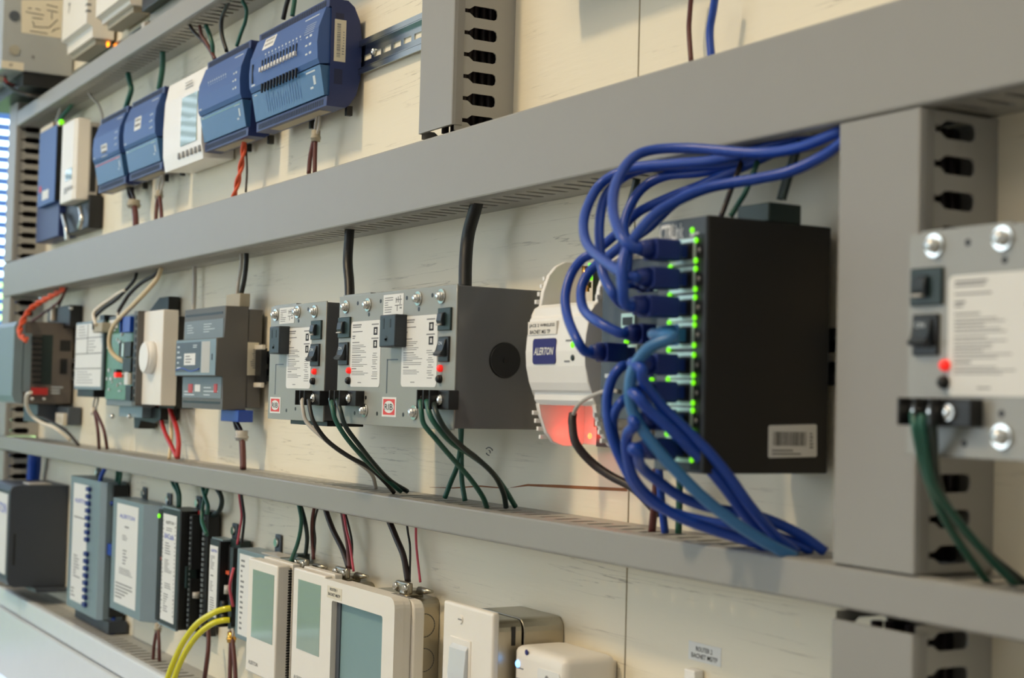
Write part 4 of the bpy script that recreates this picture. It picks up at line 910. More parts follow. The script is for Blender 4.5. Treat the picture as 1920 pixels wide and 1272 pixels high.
# ================================================================== bottom row
def ear(par, px, py, d=6):
    x, z = at(px, py, d); o = MB().box(x-9, x+9, 1, 4, z-16, z+10, 2).build('mounting_ear', 'gunmetal', par)
    MB().cyl((x, 4, z), (x, 7, z), 6.2, 5.2, 14).build('screw', 'chrome', o)
t = thing('wall_controller', 'large charcoal controller with a white front label, far left of the bottom row', 'controller', (-2850, 0, 1160))
X1 = -2800; zt = onx(50, 911, X1)[1]; zb = onx(50, 1102, X1)[1]
MB().prism([(1, zb), (92, zb), (101, zb+4), (105, zb+14), (105, zt-10), (101, zt-2), (92, zt), (1, zt)], X1-170, X1, 'x', 1.5).build('case', 'charcoal', t)
s = MB().box(X1-166, X1-14, 105, 105.6, zb+22, zt-16).build('front_label', 'paper', t)
MB().text('ALERTON', X1-150, X1-20, zt-52, zt-34, 105.8).build('lettering', 'ink_blue', s)
MB().box(X1-.2, X1+.4, 92, 96, zb+40, zb+96).build('side_slot', 'blk', t)
MB().box(X1-60, X1-8, 30, 70, zt, zt+3, 1).build('cable_cover', 'wgy', t)
MB().box(X1-130, X1+36, 3, 62, zb-6, zb).build('mounting_foot', 'charcoal', t)
def unit(label, x0, x1, z0, z1, d, mt, chamfer, lab, name='equipment_controller'):
    t = thing(name, label, 'controller', ((x0+x1)/2, 0, z0))
    c = chamfer
    MB().prism([(x0, 6), (x0, d-3), (x0+3, d), (x1-c, d), (x1, d-c*.75), (x1, 6)], z0, z1, 'z', .8).build('front_case', mt, t)
    MB().box(x0+4, x1+4, 4, d*.62, z0+5, z1-5, 1).build('rear_case', 'blk', t)
    w = x1-x0; h = z1-z0
    s = box('front_label', 'paper', t, x0+lab[0]*w, x0+lab[1]*w, d, d+.3, z0+lab[2]*h, z0+lab[3]*h)
    return t, s, (x0+lab[0]*w, x0+lab[1]*w, z0+lab[2]*h, z0+lab[3]*h)
def logo(s, R, d, mt, txt='ALERTON', f=(.08, .92, .82, .87)):
    w = R[1]-R[0]; h = R[3]-R[2]; MB().text(txt, R[0]+f[0]*w, R[0]+f[1]*w, R[2]+f[2]*h, R[2]+f[3]*h, d+.45).build('lettering', mt, s)
def small_print(s, R, d, spec):
    w = R[1]-R[0]; h = R[3]-R[2]; b = MB()
    for (u0, u1, v0, v1, n, sd) in spec: b.prints(R[0]+u0*w, R[0]+u1*w, R[2]+v0*h, R[2]+v1*h, d+.45, n, sd, .4)
    b.build('small_print', 'ink_soft', s)
z0_, z1_ = at(158, 1152, 45)[1], at(158, 897, 45)[1]
t, s, R = unit('tall grey controller with a column of small blue terminals beside its white label', -2617, -2419, z0_, z1_, 45, 'steelblue', 10, (.12, .58, .06, .95))
logo(s, R, 45, 'ink_blue', f=(.12, .95, .84, .875)); small_print(s, R, 45, [(.1, .9, .70, .73, 1, 2), (.15, .7, .2, .4, 8, 3), (.05, .5, .03, .12, 3, 4)])
h = z1_-z0_
for k in range(17):
    if k == 8: continue
    z = z0_+.93*h-k*.0533*h; MB().box(-2502, -2484, 45, 50, z-4, z+3, 1).build('terminal', 'wb2', t)
ear(t, 180, 886)
x, z = at(202, 1030, 30); MB().box(-2419, -2398, 14, 34, z-8, z+10, 1).build('side_plug', 'wb', t)
MB().box(-2600, -2395, 4, 34, z0_-18, z0_).build('mounting_foot', 'charcoal', t)
z0_, z1_ = at(243, 1157, 42)[1], at(243, 940, 42)[1]
t, s, R = unit('grey controller with chamfered side and white label, between tall grey and black ones', -2368, -2172, z0_, z1_, 42, 'steelblue', 34, (.13, .70, .07, .96))
logo(s, R, 42, 'ink_blue', f=(.15, .85, .86, .90)); small_print(s, R, 42, [(.4, .6, .76, .80, 1, 2), (.3, .65, .64, .70, 3, 3), (.35, .7, .40, .56, 5, 4), (.2, .85, .30, .37, 4, 5), (.05, .95, .05, .22, 5, 6)])
ear(t, 267, 926); ear(t, 313, 938); led(t, (-2170, 30, z1_-14), 3.4, 'led_g'); MB().box(-2171, -2166, 22, 26, (z0_+z1_)/2+8, (z0_+z1_)/2+12).build('terminal_plug', 'wred', t)
X1 = -2024; d4 = 46
z0_, z1_ = at(333, 1184, d4)[1], at(333, 958, d4)[1]; x4 = max(at(301, 1060, d4)[0], -2164)
t, s, R = unit('black controller with a tall white label and open terminal strips on its side', x4, X1, z0_, z1_, d4, 'blk', 2, (.08, .82, .04, .95))
MB().box(x4-2, X1-5, d4-4, d4-.2, z1_-1, z1_+2).box(x4-2, X1-5, d4-4, d4-.2, z0_-2, z0_+1).build('cover_rim', 'steelblue', t)
logo(s, R, d4, 'ink', f=(.2, .8, .91, .94)); logo(s, R, d4, 'ink_blue', 'BACtalk', f=(.15, .85, .77, .82)); small_print(s, R, d4, [(.25, .7, .84, .88, 2, 2), (.2, .75, .62, .74, 5, 3), (.2, .8, .45, .58, 8, 4), (.25, .8, .30, .36, 3, 5), (.2, .6, .08, .26, 8, 6), (.02, .1, .05, .95, 24, 7), (.9, .98, .05, .95, 24, 8)])
b = MB(); b.box(X1+4, X1+40, 4, 20, z0_-4, z1_+2).box(X1+4, X1+16, 4, 34, z0_+.52*(z1_-z0_), z1_-4).box(X1+4, X1+16, 4, 34, z0_, z0_+.44*(z1_-z0_)); b.build('terminal_bank', 'blk', t)
b = MB()
for k in range(22): z = z0_+8+k*(z1_-z0_-16)/21; b.box(X1+22, X1+30, 20, 22, z-2, z+2).box(X1+8, X1+12, 34, 35, z-1.6, z+1.6)
b.build('terminal_hole', 'midgrey', t, kind='stuff')
MB().box(X1+2, X1+10, 24, 38, z0_+.36*(z1_-z0_), z0_+.54*(z1_-z0_)).build('relay_part', 'dkgreen', t); MB().box(X1+2, X1+12, 10, 22, z1_-22, z1_+1).build('terminal_plug', 'wred', t)
MB().cyl((X1+17, 26, z0_+.33*(z1_-z0_)), (X1+17, 26, z0_+.28*(z1_-z0_)), 5).build('capacitor', 'wgy', t)
ear(t, 368, 944)
d5 = 32; x5 = at(391, 1090, d5)[0]; X1 = at(409.5, 1095, d5)[0]
z0_, z1_ = at(409, 1178, d5)[1], at(411, 1015, d5)[1]
t, s, R = unit('small black controller with yellow tubing plugged in, in front of the grey labelled one', x5, X1, z0_, z1_, d5, 'blk', 1.5, (.06, .86, .10, .93))
logo(s, R, d5, 'ink_blue', f=(.15, .9, .91, .95)); small_print(s, R, d5, [(.15, .7, .66, .86, 9, 2), (.2, .9, .55, .6, 1, 3), (.15, .8, .35, .5, 6, 4), (.2, .8, .08, .28, 6, 5)])
MB().box(x5-1, X1+2, d5-20, d5-3, z1_-.5, z1_+2).build('cover_rim', 'steelblue', t)
MB().box(X1+2, X1+38, 4, 18, z0_-2, z1_+3).build('circuit_board', 'dkgreen', t)
b = MB()
for k in range(12): z = z0_+10+k*(z1_-z0_-20)/11; b.box(X1+26, X1+38, 18, 27, z-4.5, z+4.5, .6)
b.build('terminal_strip', 'blk', t)
MB().box(X1+4, X1+16, 18, 24, z0_+.62*(z1_-z0_), z0_+.66*(z1_-z0_)).build('jumper', 'wor', t); MB().cyl((X1+14, 24, z0_+.4*(z1_-z0_)), (X1+14, 24, z0_+.5*(z1_-z0_)), 5).build('capacitor', 'wgy', t)
for zz in (.12, .27): MB().cyl((X1+6, 20, z0_+zz*(z1_-z0_)), (X1+6, 30, z0_+zz*(z1_-z0_)), 5, seg=12).build('pressure_port', 'blk', t)
ear(t, 436, 996)
d7 = 36; x7 = at(441.5, 1110, d7)[0]; X1 = x7+150
z0_, z1_ = at(452, 1200, d7)[1], at(452, 1030, d7)[1]
t, s, R = unit('grey controller with a broad white label, half hidden behind the first tall thermostat', x7, X1, z0_, z1_, d7, 'steelblue', 3, (.08, .72, .05, .95))
logo(s, R, d7, 'ink_blue', f=(.5, .85, .93, .97)); small_print(s, R, d7, [(.06, .2, .05, .95, 14, 2), (.55, .8, .5, .85, 5, 4), (.5, .9, .1, .42, 9, 5)])
MB().box(x7+70, x7+130, 8, 30, z1_, z1_+1.4).build('top_label', 'wgy', t); ear(t, 517, 1018)
MB().box(X1, X1+14, 6, 22, z1_-8, z1_+8, 1).build('terminal_plug', 'dkgreen', t)
# yellow tubes
def yt(label, P):
    o = wire('air_tube', label, 'wyel', P, 4.0, 'tube', 'yellow air tubes', seg=10); return o
yt('upper of the two clear yellow air tubes curving down from the small black controller', [(433, 1141, 28), (420, 1143, 36), (400, 1150, 46), (370, 1170, 58), (345, 1202, 66), (325, 1243, 70), (314, 1274, 72), (309, 1300, 72)])
yt('lower of the two clear yellow air tubes curving down from the small black controller', [(431, 1163, 28), (418, 1164, 36), (398, 1170, 46), (372, 1190, 56), (350, 1220, 62), (333, 1255, 66), (322, 1290, 68)])
# ---- electrical boxes, thermostats, sensors
def metal_box(label, x0, x1, d1, z0, z1, knock=True, r=8):
    t = thing('metal_box', label, 'electrical box', ((x0+x1)/2, 0, z0))
    MB().prism(rrect(x0, x1, z0, z1, r), 0.5, d1, 'd', .6).build('box_shell', 'galv', t)
    if knock:
        for k in range(3):
            z = z1-26-k*34; b = MB(); n = 28; c = []
            for i in range(n):
                a0, a1 = 2*math.pi*i/n, 2*math.pi*(i+.86)/n
                P = [(x1+.2, d1*.5+rr*math.cos(a), z+rr*math.sin(a)) for rr, a in ((11, a0), (11, a1), (11.9, a1), (11.9, a0))]; b.quad(*P)
            b.build('knockout_ring', 'gunmetal', t)
    return t
def clamp(par, px, py, zb, d=19):
    x, z = at(px, py, d)
    b = MB(); b.cyl((x, d, zb-.5), (x, d, zb+7), 12, seg=18); b.build('clamp_body', 'galv', par)
    o = MB().box(x-16, x+14, d+5, d+11, zb+3, zb+15, 2.5).build('clamp_strap', 'galv', par)
    for dx in (-12, 9): MB().cyl((x+dx, d+10, zb+9), (x+dx, d+14, zb+9), 4.6, 3.6, 12).build('screw', 'chrome', o)
    MB().cyl((x+14, d-2, zb+7), (x+34, d-6, zb+8), 4.5, 1.5, 10).build('clamp_tail', 'galv', par)
zbt = 1297
bx1 = metal_box('galvanised wall box behind the left tall thermostat', -1700, at(628, 1070, 2)[0], 34, 1180, zbt, False); clamp(bx1, 580, 1048, zbt)
bx2 = metal_box('galvanised wall box behind the middle tall thermostat', -1590, -1497, 34, 1180, zbt+2, False); clamp(bx2, 656, 1068, zbt+2)
bx3 = metal_box('galvanised wall box with knockout rings behind the large teal-screen thermostat', -1450, -1347, 34, 1180, zbt+4); clamp(bx3, 772, 1096, zbt+4)
def tall_stat(label, x0, x1, z0, z1, d, db, scr, vents):
    t = thing('thermostat', label, 'thermostat', ((x0+x1)/2, 0, z0))
    MB().box(x0, x1, db+11, d, z0, z1, 2).build('front_case', 'cream', t)
    MB().box(x0+3, x1+1, db, db+9, z0+1, z1+1.5, 1).build('back_plate', 'cream', t)
    b = MB(); b.box(x0+3, x1-2, db+8.5, db+11.5, z0+3, z1-3); b.build('shadow_gap', 'tan', t)
    if vents:
        b = MB(); n = 40
        for k in range(n): z = z0+4+k*(z1-z0-8)/n; b.box(x1-4, x1+.4, db+9.2, db+13.5, z, z+(z1-z0)/n*.55)
        b.build('side_vent', 'blk', t, kind='stuff')
    MB().box(scr[0], scr[1], d-.5, d+.4, scr[2], scr[3]).build('screen', 'screen', t)
    b = MB(); b.text('ALERTON', x0+10, x0+40, z0+10, z0+14.5, d+.2); b.build('lettering', 'ink_soft', t)
    return t
d = 62; q = rect(473, 512.5, 1073, 1203, d)
zz1 = at(500, 1056, d)[1]
tall_stat('left tall cream thermostat with a green-reflecting screen and row of side vents', at(463, 1150, d)[0], at(517.5, 1150, d)[0], q[2]-42, zz1, d, 35, q, True)
d = 55; q = rect(558, 600, 1092, 1225, d); zz1 = at(585, 1074, d)[1]
tall_stat('middle tall cream thermostat, second from left, partly covered by the large thermostat', at(548, 1150, d)[0], at(607, 1150, d)[0], q[2]-44, zz1, d, 35, q, False)
# large thermostat
t = thing('thermostat', 'large rounded cream thermostat with a wide teal screen and a name sticker', 'thermostat', (-1410, 0, 1160))
d = 66; x0, x1 = at(600, 1180, d)[0], at(739, 1180, d)[0]; zt = at(674, 1104, d)[1]; zb = zt-165
MB().prism(rrect(x0+1, x1-1, zb+1, zt-1, 9), 47, 58, 'd', 2).build('middle_case', 'cream', t)
MB().prism(rrect(x0+4, x1+3, zb+2, zt-3, 11), 35, 47, 'd', 2).build('back_case', 'cream', t)
q = rect(627, 713, 1147, 1310, d)
b = MB(); b_ = ring(b, rrect(x0, x1, zb, zt, 10), rrect(q[0]-10, q[1]+2, q[2]-8, q[3]+3, 3), 56, d)
b_.build('front_frame', 'cream', t)
MB().box(q[0]-12, q[1]+4, 57, 58.5, q[2]-10, q[3]+5).build('screen', 'screen_teal', t)
MB().box(q[0]-12, q[0]-1, 58, 60, q[2]-10, q[3]+5).build('screen_edge', 'gunmetal', t)
q2 = rect(614, 641, 1098, 1126, d); s = box('label_sticker', 'paper_cream', t, q2[0], q2[1], d, d+.3, q2[2]+1, q2[3]-2); w = q2[1]-q2[0]; h = q2[3]-q2[2]
MB().text('ROUTER 1', q2[0]+.2*w, q2[0]+.7*w, q2[2]+.58*h, q2[2]+.78*h, d+.5).text('BACNET MS/TP', q2[0]+.08*w, q2[0]+.92*w, q2[2]+.24*h, q2[2]+.44*h, d+.5).build('lettering', 'ink', s)
b = MB()
for k in range(5): b.box(x1-56+k*9, x1-51+k*9, 38, 44, zt-3.5, zt-2.6)
b.build('top_vent', 'ink_soft', t)
# occupancy switch on two stacked boxes
t = thing('occupancy_switch', 'cream wall switch plate with a sensor lens, on a shiny metal box', 'wall switch', (-1165, 0, 1180))
d = 73; q = rect(829, 922, 1137, 1340, d)
MB().box(q[0], q[1], 66, d, q[2], q[3], 3, 3).build('cover_plate', 'cream', t)
x, z = at(864.5, 1162, d); o = MB().cyl((x, d-.5, z), (x, d+1.2, z), 4.4, 3.6, 18).build('screw', 'cream', t); MB().box(x-3.2, x+3.2, d+.9, d+1.35, z-.6, z+.6).build('screw_slot', 'ink_soft', o)
q3 = rect(844, 882, 1197, 1330, d); MB().box(q3[0], q3[1], d-.4, d+1.2, q3[2], q3[3], .8).build('sensor_frame', 'cream', t)
MB().prism([(d, q3[2]+4), (d+4, q3[2]+8), (d+5, (q3[2]+q3[3])/2), (d+4, q3[3]-9), (d, q3[3]-4)], q3[0]+4, q3[1]-3, 'x', 1).build('sensor_lens', 'lens', t)
t = thing('metal_box', 'shiny rounded metal extension box carrying the cream occupancy switch', 'electrical box', (-1165, 0, 1180))
dm = onx(979, 1205, -1119)[0]
MB().prism(rrect(q[0]+3, -1117, q[2]+8, 1313, 9), dm+1.5, 66, 'd', .8).build('extension_ring', 'galv', t)
MB().prism(rrect(q[0]+4, -1116, q[2]+8, 1314, 11), 0.5, dm, 'd', .8).build('box_shell', 'galv', t)
b = MB(); b.box(-1117.4, -1116.7, dm+8, dm+12, 1292, 1308); b.build('side_slot', 'blk', t)
# plug-in unit
t = thing('plug_in_unit', 'rounded cream plug-in power unit with a glowing blue light, at the bottom edge', 'power unit', (-1070, 0, 1200))
MB().box(-1110, -1029, 3, 55, 1190, 1295, 10, 4).build('case', 'cream', t)
MB().box(-1104, -1034, 0.5, 6, 1194, 1290, 2, 2).build('back_case', 'cream', t)
x, z = at(968, 1245, 56); MB().ball((x+1, 55, z), 3.2, .6).build('indicator_light', 'led_b', t)
x, z = at(985.5, 1224, 56); MB().cyl((x, 54.8, z), (x, 55.4, z), 2.3, seg=12).build('reset_button', 'navy', t)
q = rect(1007, 1048, 1258, 1340, 55.5); s = MB().prism(rrect(q[0], q[1], q[2], q[3], 3), 54, 55.6, 'd').build('outlet_face', 'paper', t)
w = q[1]-q[0]; b = MB(); b.box(q[0]+.2*w, q[0]+.28*w, 55, 55.9, q[3]-18, q[3]-8).box(q[0]+.62*w, q[0]+.7*w, 55, 55.9, q[3]-18, q[3]-9).cyl((q[0]+.44*w, 55, q[3]-7), (q[0]+.44*w, 55.9, q[3]-7), 2.6, seg=10); b.build('outlet_slot', 'ink_soft', s)
b = MB()
for k in range(4): z = 1276-k*9; b.box(-1103, -1092, 55, 55.3, z, z+1)
b.build('panel_print', 'ink_soft', t)
# wall label and clip
q = rect(1291, 1352, 1209, 1244, 0.3); t = MB().box(q[0], q[1], 0.05, .35, q[2], q[3]).build('name_label', 'paper', None); t['label'] = 'white name sticker on the bare plywood below the narrow duct'; t['category'] = 'label'; w = q[1]-q[0]; h = q[3]-q[2]
MB().text('ROUTER 2', q[0]+.24*w, q[0]+.74*w, q[2]+.54*h, q[2]+.80*h, .5).text('BACNET MS/TP', q[0]+.10*w, q[0]+.90*w, q[2]+.16*h, q[2]+.42*h, .5).build('lettering', 'ink', t)
q = rect(1284, 1304, 1256, 1300, 8); t = thing('wall_clip', 'small white plastic clip at the bottom edge under the name sticker', 'clip', (q[0], 0, q[2])); MB().box(q[0], q[1], .3, 9, q[2], q[3], 1.2).build('clip_body', 'white', t); MB().box(q[0]+2, q[1]+4, .3, 5, q[2], q[3]-6, .8).build('clip_flange', 'white', t)
# ================================================================== wires
G = 'wblk'
wire('supply_cable', "thick straight black cord from the wide duct to the wide transformer panel's left end", 'wblk', [(656, 420, 40), (655, 440, 40), (652, 490, 42), (655, 530, 46), (656, 566, 50)], 5.6, 'cable')
wire('supply_cable', "thick bent black cord from the wide duct to the wide transformer panel's right end", 'wblk', [(897, 368, 38), (891, 392, 38), (878, 440, 36), (873, 490, 40), (872, 545, 44)], 6.4, 'cable')
cable('output_cable', 'white and black wires from the smaller transformer panel terminals down to the narrow duct', [
    ('wgy', [(566, 748, 122), (568, 768, 124), (575, 792, 122), (603, 819, 112), (635, 845, 96), (672, 868, 74), (697, 890, 56), (705, 916, 44)], 2.1),
    ('wblk', [(579, 750, 122), (582, 772, 124), (590, 795, 122), (614, 827, 110), (652, 855, 92), (692, 877, 72), (720, 902, 54), (739, 924, 40)], 2.3)])
cable('output_cable', 'two dark green wires from the left terminals of the wide transformer panel', [
    ('wgr', [(620, 748, 122), (624, 768, 124), (630, 790, 122), (650, 822, 112), (680, 857, 92), (712, 888, 68), (752, 922, 40)], 2.4),
    ('wgd', [(632, 750, 122), (638, 770, 124), (648, 800, 120), (675, 837, 104), (703, 872, 80), (732, 902, 54), (764, 922, 32)], 2.4)])
cable('output_cable', 'three green and black wires fanning from the right terminals of the wide transformer panel', [
    ('wgr', [(788, 752, 122), (790, 772, 124), (795, 796, 122), (816, 822, 112), (849, 861, 92), (880, 896, 72), (904, 930, 56), (913, 952, 46)], 2.4),
    ('wgr', [(800, 752, 122), (806, 778, 124), (820, 801, 118), (846, 830, 102), (882, 853, 80), (917, 880, 62), (944, 914, 44), (966, 950, 26)], 2.4),
    ('wgd', [(812, 754, 120), (820, 778, 122), (836, 806, 114), (864, 836, 96), (898, 863, 76), (928, 893, 60), (944, 925, 46), (949, 952, 40)], 2.4)])
cable('primary_cable', 'pair of green wires crossing below the right end of the wide transformer panel', [
    ('wgr', [(866, 790, 40), (864, 830, 38), (858, 872, 34), (845, 905, 32), (834, 934, 34)], 2.4),
    ('wgr', [(863, 790, 36), (865, 850, 34), (866, 900, 32), (872, 940, 30)], 2.4)])
cable('bus_cable', 'brown cable with a white tail from the red-lit recess of the white controller', [
    ('wdk', [(1074, 776, 60), (1073, 795, 62), (1080, 832, 62), (1110, 868, 52), (1145, 893, 44), (1190, 918, 36), (1235, 965, 30)], 3.4),
    ('wgy', [(1074, 780, 60), (1083, 762, 66), (1103, 746, 74), (1138, 733, 78), (1160, 735, 76)], 1.7)])
wire('control_wire', 'red wire dropping below the tall black switch to the narrow duct', 'wbr', [(1231, 880, 40), (1230, 915, 38), (1226, 960, 34), (1222, 1000, 32)], 3.0)
wire('control_wire', 'straight blue wire dropping below the tall black switch to the narrow duct', 'wb', [(1234, 850, 44), (1237, 900, 40), (1241, 950, 36), (1247, 1000, 32)], 3.0)
wire('control_wire', 'green wire dropping below the tall black switch to the narrow duct', 'wgr', [(1274, 880, 30), (1274, 930, 30), (1272, 1000, 28)], 2.6)
cable('output_cable', 'two green wires and a black one sweeping from the nearest transformer panel terminals', [
    ('wgr', [(1714, 775, 122), (1718, 810, 124), (1733, 878, 112), (1759, 948, 90), (1798, 1017, 62), (1858, 1100, 30)], 2.5),
    ('wgr', [(1730, 778, 122), (1731, 812, 122), (1745, 900, 108), (1785, 962, 84), (1846, 1036, 52), (1906, 1098, 28)], 2.5),
    ('wgd', [(1746, 778, 122), (1749, 812, 120), (1757, 908, 100), (1798, 983, 74), (1858, 1045, 46), (1925, 1098, 20)], 2.7)])
cable('power_wire_pair', 'dark wire pair from the duct to the plug on top of the tall black switch', [
    ('wgd', [(1500, 262, 44), (1492, 295, 46), (1478, 340, 50), (1468, 375, 52)], 2.2), ('wgd', [(1492, 262, 44), (1484, 300, 46), (1471, 340, 48), (1461, 375, 50)], 2.2)])
cable('power_wire_pair', 'thin brown and green wires entering the top of the tall black switch', [
    ('wdk', [(1392, 300, 48), (1372, 352, 56), (1362, 380, 60), (1352, 406, 64)], 1.9), ('wgr', [(1422, 300, 44), (1400, 356, 52), (1386, 380, 54), (1370, 406, 58)], 1.9)])
wire('control_wire', 'dark upright wire behind the upper bunch of blue network leads', 'wgd', [(1194, 335, 36), (1190, 355, 36), (1180, 390, 36), (1170, 430, 34), (1164, 470, 32)], 3.2)
# upper right
wire('control_wire', 'purple-brown wire hanging down the plywood at the top right', 'wbr', [(1297, -20, 14), (1293, 30, 13), (1292, 60, 13), (1296, 118, 16)], 2.0)
wire('control_wire', 'blue wire hanging down the plywood at the top right', 'wb', [(1343, -20, 22), (1337, 20, 22), (1331, 60, 22), (1334, 112, 24)], 3.0)
# row of blue controllers
wire('control_wire', 'two-strand green wire from the top duct to the smallest blue controller', 'wgr', [(240, 138, 34), (243, 152, 33), (246, 168, 34), (241, 186, 36), (235, 204, 36)], 4.4)
wire('control_wire', 'green wire dropping straight to the second small blue controller', 'wgr', [(305, 97, 34), (305, 120, 33), (303, 140, 34), (298, 168, 36)], 4.4)
wire('control_wire', 'pale wire curling down beside the white room sensor', 'wgy', [(158, 160, 40), (170, 180, 32), (184, 196, 22), (192, 218, 14), (188, 240, 10)], 2.4)
cable('control_cable', 'brown and green wires converging on the plain mid-sized blue controller', [
    ('wdk', [(354, 44, 50), (364, 60, 46), (382, 78, 40), (394, 95, 36), (402, 112, 34)], 2.4), ('wbr', [(374, 48, 44), (378, 66, 42), (388, 82, 38), (404, 112, 34)], 2.6), ('wgr', [(386, 48, 40), (393, 66, 38), (398, 84, 36), (399, 104, 34)], 3.2)])
wire('control_wire', 'black wire bowing left above the plain mid-sized blue controller', 'wblk', [(434, -6, 46), (424, 14, 42), (416, 36, 38), (416, 64, 36), (425, 96, 34)], 2.8)
wire('control_wire', 'green wire bowing right above the plain mid-sized blue controller', 'wgr', [(455, 2, 40), (462, 18, 38), (460, 40, 36), (452, 62, 34), (444, 86, 34)], 2.6)
cable('control_cable', 'black and green wires above the widest blue controller', [('wblk', [(545, -12, 36), (538, 6, 36), (531, 36, 36)], 3.0), ('wgr', [(553, -12, 34), (552, 4, 34), (548, 30, 36)], 3.0)])
cable('sensor_lead', 'orange twisted wire with a thin dark one under the plain mid-sized blue controller', [
    ('wor', [(458, 262, 32), (456, 285, 32), (452, 312, 32), (446, 340, 34), (438, 372, 36)], 2.2, dict(twist=(2.0, 44, 0), sub=10)), ('wor', [(458, 262, 32), (456, 285, 32), (452, 312, 32), (446, 340, 34), (438, 372, 36)], 2.2, dict(twist=(2.0, 44, math.pi), sub=10)),
    ('wdk', [(461, 265, 28), (462, 290, 28), (463, 320, 30), (461, 360, 34)], 1.5)])
def split_lead(label, top, mid, ends, wm='wgy', bm='wbr', d=(28, 30, 36), r=2.8, coil='tan'):
    t = thing('sensor_lead', label, 'cable', pos(*top, d[0]))
    for s_ in (-1, 1): MB().tube([pos(top[0]+s_*1.5, top[1], d[0]), pos((top[0]+mid[0])/2+s_*3.5, (top[1]+mid[1])/2, d[1]), pos(mid[0]+s_*1.2, mid[1], d[1])], r*.62).build('conductor', wm, t)
    for e in ends: MB().tube([pos(mid[0]+(e[0]-mid[0])*.15, mid[1], d[1]), pos((mid[0]+e[0])/2+(e[0]-mid[0])*.25, (mid[1]+e[1])/2, d[1]+2), pos(*e, d[2])], r).build('jacket', bm, t)
    x, dd, z = pos(*mid, d[1]); b = MB(); b.cyl((x, dd, z-6), (x, dd, z+7), r*1.9, seg=10).cyl((x, dd, z-3), (x, dd, z), r*2.2, seg=10); b.build('ferrule', coil, t); return t
split_lead('forked brown lead with a pale ferrule under the widest blue controller', (598, 212), (592, 256), [(579, 326), (590, 326)], d=(26, 28, 32))
split_lead('forked brown lead with a pale ferrule under the second small blue controller', (305, 326), (298, 366), [(292, 416), (303, 414)], d=(26, 28, 34), r=3.0)
split_lead('single brown lead under the smallest blue controller', (242, 352), (251, 383), [(255, 426)], 'wdk', d=(26, 28, 34), r=5.0)
# left of the middle row
P = [(124, 530, 42), (116, 543, 46), (100, 553, 54), (78, 565, 66), (60, 578, 80), (47, 595, 96), (39, 612, 104), (38, 628, 108), (50, 638, 104)]
cable('sensor_lead', 'orange twisted pair looping to the far left controller', [('wor', P, 3.0, dict(twist=(2.8, 40, 0), sub=10)), ('wor', P, 3.0, dict(twist=(2.8, 40, math.pi), sub=10))])
cable('control_cable', 'thin brown and black wires above the far left controller', [('wbr', [(128, 530, 40), (112, 564, 44), (84, 586, 56), (60, 603, 72)], 2.2), ('wblk', [(130, 530, 38), (118, 556, 36), (110, 574, 34)], 2.4)])
cable('control_cable', 'white and dark wires drooping from the far left controller to the narrow duct', [
    ('wwh', [(58, 736, 108), (50, 742, 110), (50, 762, 104), (60, 780, 92), (78, 793, 80), (104, 804, 66), (132, 826, 44)], 3.2), ('wdk', [(68, 780, 60), (88, 787, 58), (112, 800, 52), (130, 814, 44), (148, 836, 32)], 2.6)])
cable('control_cable', 'white and black wires looping to the plug on the label-fronted module', [
    ('wwh', [(236, 544, 50), (222, 551, 54), (205, 563, 60), (185, 577, 70), (175, 590, 76), (180, 610, 78)], 3.0), ('wblk', [(257, 508, 40), (250, 528, 44), (219, 561, 56), (194, 579, 66), (178, 596, 74), (176, 618, 76)], 2.8)])
cable('control_cable', 'dark brown wire with a white tip above the green circuit board', [('wdk', [(302, 500, 34), (290, 516, 38), (266, 530, 44), (244, 550, 50), (233, 566, 54), (222, 584, 56)], 3.0), ('wwh', [(223, 580, 56), (221, 592, 56), (226, 606, 54)], 2.6)])
wire('control_wire', 'thick cream wire sweeping across the front of the green circuit board', 'wcream', [(303, 502, 44), (292, 526, 50), (252, 570, 62), (218, 604, 72), (206, 630, 76), (207, 655, 74), (220, 672, 66), (240, 681, 54)], 3.6)
split_lead('forked brown lead with a white ferrule under the label-fronted module', (183, 738), (176, 772), [(186, 842), (201, 842)], 'wgy', d=(40, 42, 36), r=2.8, coil='wwh')
cable('control_cable', 'red wire loop with a pale yellow wire below the cream dial thermostat', [
    ('wred', [(296, 758, 20), (301, 780, 24), (308, 808, 30), (322, 838, 36), (332, 858, 40)], 3.4), ('wred', [(316, 756, 22), (322, 778, 26), (331, 803, 32), (335, 830, 38), (333, 860, 42)], 3.6), ('wcream', [(319, 758, 18), (320, 790, 22), (321, 822, 28), (317, 862, 34)], 2.8)])
wire('control_wire', 'straight beige wire from the wide duct behind the stepped grey controller', 'wgy', [(364, 484, 14), (365, 520, 12), (364, 560, 12), (362, 592, 14)], 3.4)
cable('control_cable', 'white and black wires entering the plug on top of the stepped grey controller', [('wgy', [(453, 462, 30), (452, 500, 30), (447, 530, 32), (444, 558, 32)], 2.6), ('wblk', [(462, 460, 28), (462, 490, 28), (458, 525, 30), (451, 558, 30)], 3.2)])
split_lead('single brown lead below the blue plug of the stepped grey controller', (441, 790), (453, 818), [(456, 880)], 'wdk', d=(30, 30, 34), r=4.2, coil='wgy')
